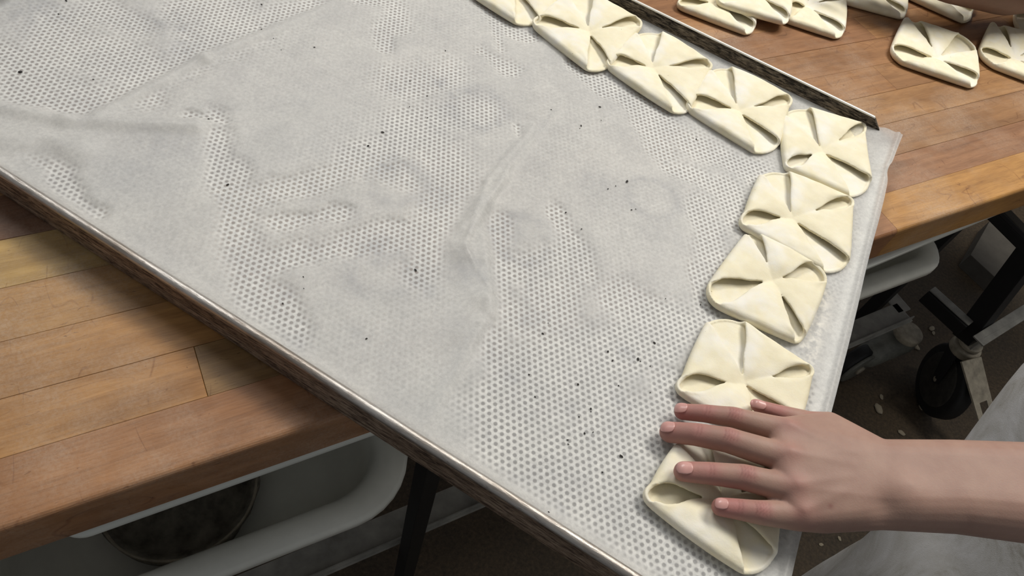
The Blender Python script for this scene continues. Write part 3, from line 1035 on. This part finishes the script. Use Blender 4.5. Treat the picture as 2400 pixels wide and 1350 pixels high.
def make_pastry(W, N, E, S_, c, z0, label, group, bow=(.001, .001, .001, .001), gap=(.0032, .0005, .0024, .0005), r=0.0037, voxel=0.0008, seed=0,
                rise=(1.15, 1.1, 1.0, 0.72), ear=(1, .1, .9, .15), op=(.55, .5, .5, .6)):
    """a square of dough whose four corners are folded to the middle; W N E S_ are the two ends of each remaining corner"""
    rg = random.Random(seed + 11)
    crn = [W, N, E, S_]
    za = z0 + 0.0042
    A = [U(*k[0], za) for k in crn]; Bp = [U(*k[1], za) for k in crn]
    for q in A + Bp:
        q[2] = 0
    cc = U(*c, z0 + 0.0055); cc[2] = 0
    th = 0.0029
    zb_ = z0 + th / 2 + 0.0001
    step = 0.0009
    P, T, U_ = [], [], []          # position, type (side 0-3 / corner 4-7), parameter
    for k in range(4):
        b, a2 = Bp[k], A[(k + 1) % 4]
        L_ = np.linalg.norm(a2 - b); e = (a2 - b) / L_
        n = np.array([-e[1], e[0], 0])
        if n @ (cc - b) < 0:
            n = -n
        m = max(8, int(L_ / step))
        for i in range(m):
            u = i / m
            P.append(b + (a2 - b) * u - n * bow[k] * 4 * u * (1 - u)); T.append(k); U_.append(u)
        a3, b3 = A[(k + 1) % 4], Bp[(k + 1) % 4]
        Lc = np.linalg.norm(b3 - a3)
        m = max(5, int(Lc / step))
        mid = (a3 + b3) / 2; od = (mid - cc) / np.linalg.norm(mid - cc)
        for i in range(m):
            u = i / m
            P.append(a3 + (b3 - a3) * u + od * (0.10 * Lc + 0.0010 + 0.0016 * ear[(k + 1) % 4]) * 4 * u * (1 - u)); T.append(4 + (k + 1) % 4); U_.append(u)
    P = np.array(P)
    P = gsm(P, 2.0)
    tan = np.roll(P, -1, axis=0) - np.roll(P, 1, axis=0)
    tan /= np.linalg.norm(tan, axis=1)[:, None]
    nor = np.stack([-tan[:, 1], tan[:, 0], np.zeros(len(P))], 1)
    if (nor[0] @ (cc - P[0])) < 0:
        nor = -nor
    nor = gsm(nor, 3.0); nor /= np.linalg.norm(nor, axis=1)[:, None]
    NP_ = len(P)
    PH = np.zeros(NP_); RU = np.zeros(NP_); DX = np.zeros((NP_, 3)); ZE = np.zeros(NP_); RN = np.zeros(NP_)
    sides = []
    for k in range(4):
        b, a2 = Bp[k], A[(k + 1) % 4]
        L_ = np.linalg.norm(a2 - b); e = (a2 - b) / L_
        n = np.array([-e[1], e[0], 0])
        if n @ (cc - b) < 0:
            n = -n
        sides.append((b, a2, e, n, L_, min(.82, max(.18, float((cc - b) @ e) / L_)), rg.uniform(0, 6)))
    for i in range(NP_):
        if T[i] < 4:
            k = T[i]; u = U_[i]
            b, a2, e, n, L_, fcs, ph = sides[k]
            cend = cc + n * 0.0004
            if u < fcs:
                tt = u / fcs; g = gap[k]; oo = op[k]; st_ = b
            else:
                tt = (1 - u) / (1 - fcs); g = gap[(k + 1) % 4]; oo = op[(k + 1) % 4]; st_ = a2
            sd = (cend - st_); sd = sd / np.linalg.norm(sd)
            perp = np.array([-sd[1], sd[0], 0])
            if perp @ ((b + a2) / 2 - st_) < 0:
                perp = -perp
            x_ = min(1.0, tt / oo)
            bulge = g * math.sin(math.pi * x_ ** 0.8) ** 1.2 if x_ < 1 else 0.0
            wv_ = (0.0005 * math.sin(tt * 10 + ph) + 0.0003 * math.sin(tt * 25 + ph * 2)) * min(1, tt * 3) * (1 - tt)
            close = min(1.0, max(0.0, (tt - oo * 0.85) / 0.18))
            Ex = st_ + (cend - st_) * tt + perp * (bulge + wv_ - 0.0011 * close)
            ru = r * (0.90 + 0.14 * math.sin(math.pi * u)) * (0.92 + 0.08 * rise[k])
            D = float((Ex - P[i]) @ nor[i])
            if D < ru:
                PH[i] = math.pi - math.asin(max(0.0, min(1.0, 1 - max(D, 0) / ru)))
            else:
                PH[i] = math.pi
            RU[i] = ru
            run = Ex - (P[i] + nor[i] * ru)
            if D < ru:
                run = nor[i] * 0.0003
            DX[i] = run
            ztop = 2 * ru
            zc = 0.0026
            ZE[i] = zc + (ztop * (0.55 + 0.45 * rise[k]) - zc) * max(0, 1 - tt) ** 0.8 + 0.0006 * math.sin(math.pi * tt)
            RN[i] = min(1.0, max(0, D - ru) / 0.002)
        else:
            k = T[i] - 4
            PH[i] = math.pi * (0.30 + 0.36 * ear[k])
            RU[i] = r * (0.75 + 0.35 * ear[k])
            ZE[i] = 2 * RU[i]
    PH = gsm(PH, 2.0); RU = gsm(RU, 3.0); DX = gsm(DX, 1.3); ZE = gsm(ZE, 2.0)
    NBs, NA, NR = 4, 9, 14
    V, F = [], []
    for i in range(NP_):
        n = nor[i]; ru = RU[i]; ph_ = PH[i]
        Sx = P[i]
        for q in range(NBs):
            f = 1 - q / NBs
            V.append(Sx + n * (ru + f * 0.004) + np.array([0, 0, zb_]))
        for q in range(NA + 1):
            an = ph_ * q / NA
            V.append(Sx + n * (ru - ru * math.sin(an)) + np.array([0, 0, zb_ + ru - ru * math.cos(an)]))
        ze0 = ru - ru * math.cos(ph_)
        tdir = -n * math.cos(ph_) + np.array([0, 0, math.sin(ph_)])     # tangent where the curl ends
        Lr = np.linalg.norm(DX[i])
        w = min(1.0, Lr / 0.004)
        base_ = Sx + n * (ru - ru * math.sin(ph_)) + np.array([0, 0, zb_ + ze0])
        for q in range(1, NR + 1):
            f = q / NR
            hz = ZE[i] + (ze0 - ZE[i]) * (1 - f ** 2.0) + 0.0009 * math.sin(math.pi * f)
            hz += 0.0006 * noise.noise(Vector((Sx[0] * 55 + f * 2, Sx[1] * 55, seed * 3.3)))
            full = base_ + DX[i] * f
            full[2] = zb_ + max(hz, th * 0.86)
            short = base_ + tdir * 0.0006 * f
            V.append(full * w + short * (1 - w))
    nr = NBs + NA + 1 + NR
    for i in range(NP_):
        i2 = (i + 1) % NP_
        for j in range(nr - 1):
            F.append((i * nr + j, i2 * nr + j, i2 * nr + j + 1, i * nr + j + 1))
    o0 = len(V)
    V.append(cc + np.array([0, 0, zb_]))
    rings = 5
    inner = [V[i * nr] for i in range(NP_)]
    for q in range(1, rings):
        for w_ in inner:
            p_ = cc + (w_ - cc) * (q / rings); p_ = np.array([p_[0], p_[1], zb_]); V.append(p_)
    for j in range(NP_):
        j2 = (j + 1) % NP_
        F.append((o0, o0 + 1 + j2, o0 + 1 + j))
        for q in range(rings - 2):
            a_ = o0 + 1 + q * NP_ + j; b_ = o0 + 1 + q * NP_ + j2
            F.append((a_, b_, b_ + NP_, a_ + NP_))
        a_ = o0 + 1 + (rings - 2) * NP_ + j; b_ = o0 + 1 + (rings - 2) * NP_ + j2
        F.append((a_, b_, j2 * nr, j * nr))
    ctr = np.array([cc[0], cc[1], 0])
    V = [v_ - ctr for v_ in V]
    o_ = mesh_obj('pastry', V, F, m_dough)
    o_.location = (float(cc[0]), float(cc[1]), 0)
    sd_ = o_.modifiers.new('a', 'SOLIDIFY'); sd_.thickness = th; sd_.offset = 0.0
    rm = o_.modifiers.new('b', 'REMESH'); rm.mode = 'VOXEL'; rm.voxel_size = voxel
    ms_ = o_.modifiers.new('c', 'SMOOTH'); ms_.factor = 0.5; ms_.iterations = 3
    apply_mods(o_)
    if not o_.data.materials:
        o_.data.materials.append(m_dough)
    me_ = o_.data
    n_v = len(me_.vertices)
    co = np.empty(n_v * 3, dtype=np.float32); me_.vertices.foreach_get('co', co); co = co.reshape(-1, 3)
    d = np.hypot(co[:, 0], co[:, 1])
    hi = sstep(z0 + 0.003, z0 + 0.006, co[:, 2])
    co[:, 2] -= 0.0014 * np.exp(-(d / 0.009) ** 2) * hi
    for q in range(0, n_v):
        co[q, 2] += 0.0005 * noise.noise(Vector((co[q, 0] * 90 + seed * 5, co[q, 1] * 90, co[q, 2] * 60))) * hi[q]
    co[:, 2] = np.maximum(co[:, 2], z0)
    me_.vertices.foreach_set('co', co.ravel())
    me_.update()
    me_.polygons.foreach_set('use_smooth', [True] * len(me_.polygons))
    tag(o_, label, 'pastry', group)
    return o_


GT = 'folded raw dough parcels along two edges of the tray'
GW = 'folded raw dough parcels waiting on the bench'
ZP = 0.0010
make_pastry([(1105, -12), (1100, -40)], [(1165, -95), (1215, -95)], [(1318, -50), (1320, -22)], [(1262, 50), (1206, 52)], (1205, -35), ZP,
            'raw dough parcel at the top edge of the photo, topmost of the tray row', GT, seed=1)
make_pastry([(1256, 68), (1262, 44)], [(1326, -6), (1388, -10)], [(1490, 46), (1498, 70)], [(1428, 155), (1374, 161)], (1381, 72), ZP,
            'raw dough parcel with four open slits, second from the top of the tray row', GT, seed=2, bow=(.001, -.001, .0, .001))
make_pastry([(1428, 162), (1438, 135)], [(1489, 82), (1549, 80)], [(1656, 147), (1660, 168)], [(1616, 256), (1574, 260)], (1530, 158), ZP,
            'raw dough parcel third from the top of the tray row, its right corner tip curled', GT, seed=3, bow=(.001, .0015, 0, .002))
make_pastry([(1617, 262), (1626, 228)], [(1662, 169), (1710, 162)], [(1846, 230), (1845, 254)], [(1824, 338), (1766, 355)], (1731, 258), ZP,
            'raw dough parcel fourth from the top of the tray row with a small dark speck', GT, seed=4, bow=(.001, .002, 0, .001))
make_pastry([(1856, 402), (1838, 384)], [(1832, 273), (1895, 257)], [(2018, 293), (2023, 314)], [(2039, 424), (1988, 459)], (1927, 352), ZP,
            'raw dough parcel nearest the raised paper corner at the far end of the tray', GT, seed=5, bow=(.002, -.002, -.001, .001))
make_pastry([(1742, 536), (1745, 502)], [(1780, 414), (1846, 408)], [(1985, 466), (1994, 488)], [(1987, 612), (1928, 635)], (1857, 510), ZP,
            'raw dough parcel tucked below the corner one, partly overlapping its lower neighbour', GT, seed=6, bow=(.001, .0, .0, .001))
make_pastry([(1682, 721), (1661, 668)], [(1746, 553), (1776, 554)], [(1900, 620), (1931, 668)], [(1883, 788), (1858, 800)], (1812, 655), ZP,
            'raw dough parcel with ragged torn slit edges beside the flour patch', GT, seed=7, bow=(.0005, .001, .001, .001))
make_pastry([(1594, 922), (1600, 886)], [(1657, 758), (1742, 757)], [(1892, 858), (1898, 884)], [(1874, 985), (1770, 1020)], (1746, 896), ZP,
            'raw dough parcel just above the hand, under the thumb and index finger', GT, seed=8, bow=(.001, -.001, .0005, .002), r=.0031)
make_pastry([(1518, 1180), (1527, 1138)], [(1584, 1046), (1655, 1030)], [(1822, 1080), (1828, 1140)], [(1815, 1300), (1740, 1341)], (1700, 1172), ZP,
            'raw dough parcel under the fingers of the hand at the lower edge', GT, seed=9, bow=(.001, .0, .0, .002), r=.0036)
ZW = TZ + 0.0003
make_pastry([(1597, 21), (1593, 3)], [(1630, -48), (1690, -52)], [(1757, 12), (1766, 34)], [(1768, 62), (1746, 78)], (1684, 8), ZW,
            'raw dough parcel on the bench closest to the dark tray rim', GW, gap=(.0026, .0016, .0016, .0026), seed=10, voxel=.001)
make_pastry([(1692, 14), (1684, -8)], [(1740, -62), (1790, -60)], [(1852, -14), (1852, 8)], [(1848, 42), (1832, 54)], (1776, -14), ZW + .0085,
            'raw dough parcel lying partly on top of the leftmost bench one', GW, gap=(.0026, .0016, .0016, .0026), seed=11, voxel=.001)
make_pastry([(1843, 50), (1849, 12)], [(1866, -52), (1915, -54)], [(1974, -12), (1980, 6)], [(1977, 72), (1956, 87)], (1893, 14), ZW,
            'raw dough parcel on the bench squeezed against the stacked pair', GW, gap=(.0026, .0016, .0016, .0026), seed=12, voxel=.001)
make_pastry([(1966, 2), (1958, -26)], [(2010, -75), (2052, -78)], [(2118, -30), (2122, -8)], [(2122, 30), (2108, 41)], (2046, -22), ZW,
            'raw dough parcel at the top edge of the photo, middle of the bench group', GW, gap=(.0026, .0016, .0016, .0026), seed=13, voxel=.001)
make_pastry([(2108, -16), (2098, -42)], [(2150, -92), (2200, -92)], [(2282, -20), (2283, 2)], [(2278, 28), (2256, 51)], (2190, -25), ZW,
            'raw dough parcel rolled narrow beside the brown forearm on the bench', GW, gap=(.0026, .0016, .0016, .0026), seed=14, voxel=.001, r=.0042)
make_pastry([(2114, 149), (2089, 112)], [(2120, 45), (2152, 56)], [(2242, 85), (2284, 124)], [(2290, 184), (2273, 203)], (2196, 136), ZW,
            'raw dough parcel lying free on the bench with a tall pointed ear', GW, gap=(.0026, .0016, .0016, .0026), seed=15, bow=(.001, -.0015, .0005, .001), voxel=.0009, r=.004)
make_pastry([(2330, 158), (2294, 118)], [(2322, 56), (2348, 66)], [(2446, 96), (2478, 130)], [(2480, 190), (2458, 206)], (2378, 136), ZW,
            'raw dough parcel cut by the right edge of the photo with a pointed ear', GW, gap=(.0026, .0016, .0016, .0026), seed=16, bow=(.001, -.001, .0005, .001), voxel=.0009, r=.004)
make_pastry([(2398, 80), (2377, 34)], [(2410, -18), (2450, -14)], [(2530, 30), (2545, 60)], [(2530, 105), (2500, 116)], (2455, 42), ZW,
            'raw dough parcel of which only a corner shows at the right edge', GW, gap=(.0026, .0016, .0016, .0026), seed=17, voxel=.001)

# ------------------------------------------------------------------ person with the hand on the pastry
person = empty('person', B(-0.1, 0.5, FLOOR), 'person in a stained white apron, left hand pressing the nearest dough parcel', 'person')
idx_ = [S(1599, 965, .0095, 19.5), S(1652, 969, .0175, 21.5), S(1716, 978, .0235, 24.5), S(1835, 1010, .0280, 32)]
mid_ = [S(1570, 1013, .0095, 25), S(1630, 1018, .0190, 27), S(1704, 1031, .0265, 30), S(1836, 1072, .0310, 35)]
rng_ = [S(1602, 1105, .0185, 24), S(1660, 1109, .0215, 26.5), S(1742, 1118, .0265, 30), S(1852, 1146, .0300, 36)]
pnk_ = [S(1689, 1188, .0180, 22), S(1727, 1193, .0205, 24.5), S(1778, 1201, .0245, 28), S(1868, 1208, .0260, 36)]
thb_ = [S(1774, 951, .0150, 15), S(1820, 966, .0160, 19), S(1900, 992, .0180, 28), S(1985, 1050, .0230, 42)]
W1 = S(2060, 1090, .034, 60); W2 = S(2060, 1180, .034, 60)
hyp = S(1928, 1204, .0245, 45); web = S(1942, 1003, .0250, 38)
F1a, F1b = S(2235, 1100, .042, 69), S(2235, 1180, .042, 69)
F2a, F2b = S(2410, 1112, .050, 75), S(2410, 1198, .050, 75)
F3a, F3b = S(2640, 1110, .065, 90), S(2640, 1230, .065, 90)
G = []
for f in (idx_, mid_, rng_, pnk_, thb_):
    for a, b in zip(f[:-1], f[1:]):
        G.append([a, b])
G += [[idx_[3], mid_[3], W1], [mid_[3], rng_[3], W1, W2], [rng_[3], pnk_[3], W2], [pnk_[3], hyp, W2], [idx_[3], web, W1], [thb_[2], web, thb_[3]],
      [thb_[3], W1, web], [hyp, W2, thb_[3]], [W1, W2, F1a, F1b], [F1a, F1b, F2a, F2b], [F2a, F2b, F3a, F3b], [S(2118, 1152, .0445, 34), S(2170, 1150, .044, 40)]]
arm = blob('arm', G, m_skin, 0.0010, 9, None, 0.5)
me = arm.data
nv = len(me.vertices)
co = np.empty(nv * 3, dtype=np.float32); me.vertices.foreach_get('co', co); co = co.reshape(-1, 3).astype(np.float64)
nr_ = np.empty(nv * 3, dtype=np.float32); me.vertices.foreach_get('normal', nr_); nr_ = nr_.reshape(-1, 3)
flush = np.zeros(nv); crease = np.zeros(nv); disp = np.zeros(nv)
up = sstep(0.0, 0.6, nr_[:, 2])
for fi, f in enumerate((idx_, mid_, rng_, pnk_, thb_)):
    J_ = [np.array(q[:3]) for q in f]
    # fingertip and knuckle flush
    flush += 0.7 * np.exp(-(np.linalg.norm(co - J_[0], axis=1) / 0.011) ** 2) + 0.3 * np.exp(-(np.linalg.norm(co - J_[1], axis=1) / 0.014) ** 2)
    for kk, amp in ((1, 0.35), (2, 0.65), (3, 0.3)):
        flush += amp * np.exp(-(np.linalg.norm(co - (J_[kk] + [0, 0, .007]), axis=1) / (0.006 if kk < 3 else 0.009)) ** 2)
    if fi < 4:
        for kk, offs, dep in ((2, (-.0042, -.0022, -.0004, .0014, .0034), .00035), (1, (-.0012, .0008), .00022)):
            d_ = (J_[kk + 1] - J_[kk - 1]); d_[2] = 0; d_ /= np.linalg.norm(d_)
            rel = co - J_[kk]
            ax_ = rel @ d_
            lat = np.abs(rel @ np.array([-d_[1], d_[0], 0]))
            for of in offs:
                curve = of * (1 + (lat / 0.006) ** 2 * 0.25)
                g_ = np.exp(-((ax_ - curve) / 0.00055) ** 2) * np.exp(-(lat / 0.0048) ** 4) * up * (np.abs(ax_) < 0.012)
                disp -= dep * g_
                crease = np.maximum(crease, 0.45 * g_)
        # knuckle mound
        disp += 0.0009 * np.exp(-(np.linalg.norm(co - (J_[2] + [0, 0, .006]), axis=1) / 0.006) ** 2) * up
        # tendon ridge across the back of the hand
        a_, b_ = J_[3] + [0, 0, .008], np.array(W1[:3]) * 0.6 + np.array(W2[:3]) * 0.4 + [0, 0, .018]
        ab = b_ - a_; t_ = np.clip(((co - a_) @ ab) / (ab @ ab), 0, 1)
        dd_ = np.linalg.norm((co - a_ - t_[:, None] * ab)[:, :2], axis=1)
        disp += 0.0007 * np.exp(-(dd_ / 0.0035) ** 2) * np.exp(-(t_ / 0.5) ** 2) * up
        disp += 0.0016 * np.exp(-(np.linalg.norm(co - (J_[3] + [0, 0, .009]), axis=1) / 0.007) ** 2) * up
# mole on the back of the hand, hollow beside the wrist bone
for (px, py, z, r_, fa) in ((1955, 1181, .045, .0016, .7), (1890, 1190, .045, .003, .35)):
    P = U(px, py, z)
    crease = np.maximum(crease, fa * np.exp(-(np.linalg.norm((co - P)[:, :2], axis=1) / r_) ** 2) * up)
P = U(2128, 1140, .055)
disp += 0.0028 * np.exp(-(np.linalg.norm((co - P)[:, :2], axis=1) / 0.013) ** 2) * up
P = U(1990, 1120, .05)
disp -= 0.0010 * np.exp(-(np.linalg.norm((co - P)[:, :2], axis=1) / 0.016) ** 2) * up
P = U(2082, 1186, .05)
disp -= 0.0030 * np.exp(-(np.linalg.norm((co - P)[:, :2], axis=1) / 0.009) ** 2) * up
co += nr_ * disp[:, None]
me.vertices.foreach_set('co', co.astype(np.float32).ravel()); me.update()
for nm_, arr in (('flush', flush), ('crease', crease)):
    at_ = me.attributes.new(nm_, 'FLOAT', 'POINT')
    at_.data.foreach_set('value', np.clip(arr, 0, 1).astype(np.float32))
adopt(arm, person)
arm['label'] = 'bare left forearm and hand with spread fingers'


def nail(P0, P1, r_, w, l, tilt, fwd):
    """curved nail plate on the upper side of a fingertip; P0 tip, P1 next joint"""
    P0 = Vector(P0[:3]); P1 = Vector(P1[:3])
    d_ = (P0 - P1).normalized()
    u_ = Vector((0, 0, 1)); u_ = (u_ - d_ * u_.dot(d_)).normalized()
    s_ = d_.cross(u_).normalized()
    u2 = (u_ * math.cos(tilt) + s_ * math.sin(tilt)).normalized()
    s_ = d_.cross(u2).normalized()
    V, F = [], []
    n1_, n2_ = 12, 12
    for i in range(n1_ + 1):
        a = -1 + 2 * i / n1_
        for j in range(n2_ + 1):
            b = -1 + 2 * j / n2_
            # squircle plate
            x = a * math.sqrt(max(0, 1 - 0.42 * b * b)); y = b * math.sqrt(max(0, 1 - 0.42 * a * a))
            an = x * w / r_
            hgt = r_ * 1.035 * math.cos(an)
            xx = r_ * 1.035 * math.sin(an)
            yy = y * l + fwd
            drop = 0.0
            if yy > 0:
                drop = r_ * 0.9 - math.sqrt(max(1e-9, (r_ * 0.9) ** 2 - min(yy, r_ * 0.85) ** 2))
            V.append(P0 + s_ * xx + u2 * (hgt - drop * 0.9) + d_ * yy)
    for i in range(n1_):
        for j in range(n2_):
            F.append((i * (n2_ + 1) + j, (i + 1) * (n2_ + 1) + j, (i + 1) * (n2_ + 1) + j + 1, i * (n2_ + 1) + j + 1))
    o_ = mesh_obj('fingernail', V, F, m_nail, None, True)
    sd2 = o_.modifiers.new('s', 'SOLIDIFY'); sd2.thickness = 0.0009; sd2.offset = 0
    apply_mods(o_)
    o_.data.polygons.foreach_set('use_smooth', [True] * len(o_.data.polygons))
    adopt(o_, person)


for f, w, l, tilt in ((idx_, .0042, .0048, .0), (mid_, .0044, .0052, .0), (rng_, .0044, .0052, .0), (pnk_, .0038, .0042, .0), (thb_, .0036, .0055, -.2)):
    nail(f[0], f[1], f[0][3], w, l, tilt, 0.0002)

# apron: hanging cloth over the body, built level by level
LV = [(2620, 600, .06), (2530, 720, .0), (2400, 850, -.08), (2270, 1025, -.18), (2150, 1140, -.25), (2040, 1243, -.32), (1950, 1300, -.39), (1880, 1350, -.46), (1800, 1415, -.56), (1740, 1470, -.68)]
secs = []
for (px, py, z) in LV:
    secs.append((U(px, py, z), z))
NA_ = 96
V, F = [], []
lev = 60
for i in range(lev + 1):
    f = i / lev * (len(secs) - 1)
    k = min(int(f), len(secs) - 2); fr = f - k
    P = secs[k][0] * (1 - fr) + secs[k + 1][0] * fr
    z = P[2]
    Rb_ = 0.17 + 0.03 * (i / lev)
    vd = P - CAMP; vd[2] = 0; vd /= np.linalg.norm(vd)
    nrm = np.array([-vd[1], vd[0], 0])
    if nrm @ NN < 0:
        nrm = -nrm
    cen = P + nrm * Rb_ + vd * 0.02
    for j in range(NA_):
        a = 2 * math.pi * j / NA_
        rr_ = Rb_ * (1 + 0.03 * noise.noise(Vector((math.cos(a) * 2.2, math.sin(a) * 2.2, z * 5))) + 0.012 * noise.noise(Vector((math.cos(a) * 7, math.sin(a) * 7, z * 6 + 4))))
        V.append(cen + np.array([math.cos(a) * rr_, math.sin(a) * rr_, 0]))
for i in range(lev):
    for j in range(NA_):
        F.append((i * NA_ + j, i * NA_ + (j + 1) % NA_, (i + 1) * NA_ + (j + 1) % NA_, (i + 1) * NA_ + j))
ap = mesh_obj('apron', V, F, m_cloth, None, True)
ap['label'] = 'white work apron with grey and brown stains'
adopt(ap, person)

# ------------------------------------------------------------------ second person: a shaded forearm above the bench
p2 = empty('person', B(-0.6, -0.75, FLOOR), 'person beyond the bench, only a shaded bare forearm in the top right corner', 'person')
zf = 0.055
yy_ = 8
GA = [[S(2150, -75, zf, 50), S(2250, -58, zf, 64)], [S(2250, -58, zf, 64), S(2375, -51, zf, 83)], [S(2375, -51, zf, 83), S(2560, -85, zf + .02, 96)],
      [S(2560, -85, zf + .02, 96), S(2800, -160, zf + .06, 110)], [S(2150, -75, zf, 50), S(2060, -110, zf, 40)]]
for k in range(4):
    GA.append([S(2060 - k * 3, -130 + k * 16, zf, 12), S(2000 - k * 4, -150 + k * 20, zf - .008, 10)])
a2 = blob('arm', GA, m_skin2, 0.002, 6)
adopt(a2, p2)

# ------------------------------------------------------------------ crumbs
CR_ = [(897, 310, 5), (863, 342, 4), (1469, 426, 6), (1406, 251, 4), (1362, 295, 4), (1359, 301, 2), (974, 633, 5), (48, 169, 6), (1456, 1069, 6), (1495, 842, 5.5), (1534, 804, 4.5),
       (1425, 824, 4), (1436, 845, 3.5), (1355, 901, 4), (1385, 958, 4), (1272, 782, 4), (1240, 878, 3), (859, 794, 4), (711, 649, 3), (1001, 225, 3), (1002, 276, 2.4), (1326, 498, 3.4),
       (1443, 436, 2.4), (1425, 443, 3), (1363, 537, 3), (1480, 492, 3), (534, 433, 5), (489, 279, 3.5), (613, 11, 3.5), (613, 69, 3), (737, 111, 3.4), (155, 2, 4.5), (1044, 119, 3),
       (1370, 1016, 4), (1330, 1031, 3.5), (1390, 1013, 3), (1332, 1041, 3), (1254, 930, 3), (1357, 977, 3), (1285, 757, 2), (219, 186, 3), (1409, 282, 2), (663, 711, 3), (712, 676, 2.4),
       (1501, 847, 2.4), (1524, 858, 2.4), (1450, 904, 3), (1524, 920, 2.4), (1642, 714, 3), (1632, 326, 3), (1292, 257, 2.4), (960, 250, 2.4), (961, 190, 2.4), (137, 33, 3), (1490, 490, 2), (641, 90, 2), (659, 117, 2), (1560, 700, 2.4), (1412, 1107, 3), (1286, 1200, 3), (1385, 965, 2.4), (310, 592, 2.5)]
rc_ = random.Random(5)
cm_ = []
for k in range(4):
    bm = bmesh.new()
    bmesh.ops.create_icosphere(bm, subdivisions=1, radius=1.0)
    for v_ in bm.verts:
        v_.co.x *= rc_.uniform(1.0, 1.5); v_.co.y *= rc_.uniform(0.55, 0.9); v_.co.z *= rc_.uniform(0.3, 0.5)
    me_ = bpy.data.meshes.new('crumb'); bm.to_mesh(me_); bm.free()
    me_.materials.append(m_crumb)
    cm_.append(me_)
kx = X2[:, 0]
def paper_z(x, y):
    d = (X2 - x) ** 2 + (Y2 - y) ** 2
    return float(H.ravel()[int(np.argmin(d))])
for (px, py, r_) in CR_:
    z = 0.001
    for _ in range(3):
        P = U(px, py, z); z = paper_z(P[0], P[1]) + 0.0004
    if (px, py) == (310, 592):
        continue
    o = bpy.data.objects.new('crumb', rc_.choice(cm_)); COL.objects.link(o)
    s_ = r_ * 0.72 * depth(P) / FPX
    o.location = (P[0], P[1], z + s_ * 0.2); o.scale = (s_, s_, s_); o.rotation_euler = (0, 0, rc_.uniform(0, 6.3))
    special = {(1469, 426): 'largest black crumb on the parchment, left of the faint grease ring', (48, 169): 'black burnt crumb at the far left edge of the parchment',
               (897, 310): 'black burnt crumb on the dotted paper left of the long crease', (974, 633): 'black burnt crumb just left of the lower end of the crease',
               (1456, 1069): 'black burnt crumb on the parchment nearest the fingertips', (1406, 251): 'black burnt crumb nearest the second dough parcel of the row',
               (1495, 842): 'upright oval black crumb left of the dough parcel under the thumb', (534, 433): 'dark crumb at the left end of the dotted paper bands',
               (1534, 804): 'small black crumb beside the dough parcel with torn slits', (859, 794): 'lone black crumb near the near rim on smooth paper'}
    tag(o, special.get((px, py), 'tiny black burnt crumb lying on the baking parchment'), 'crumb', 'burnt crumbs scattered over the parchment')
sm_ = []
for k in range(3):
    bm = bmesh.new(); bmesh.ops.create_icosphere(bm, subdivisions=2, radius=1.0)
    for v_ in bm.verts:
        v_.co.x *= 1.6; v_.co.z *= 0.4
        v_.co += Vector([rc_.uniform(-.12, .12) for _ in range(3)])
    me_ = bpy.data.meshes.new('dough_scrap'); bm.to_mesh(me_); bm.free(); me_.materials.append(m_scrap)
    me_.polygons.foreach_set('use_smooth', [True] * len(me_.polygons))
    sm_.append(me_)
for (px, py, r_) in ((2059, 958, 9), (2172, 955, 8), (2160, 955, 5), (2184, 770, 6), (2188, 780, 4), (2147, 812, 7), (2066, 930, 5), (2113, 1014, 6), (1968, 1262, 4), (1925, 1276, 4)):
    P = U(px, py, FLOOR + 0.002)
    o = bpy.data.objects.new('dough_scrap', rc_.choice(sm_)); COL.objects.link(o)
    s_ = r_ * depth(P) / FPX
    o.location = (P[0], P[1], FLOOR + s_ * .35); o.scale = (s_, s_, s_); o.rotation_euler = (0, 0, rc_.uniform(0, 6.3))
    tag(o, 'pale dried dough scrap lying on the dark floor', 'scrap', 'dough scraps on the floor')
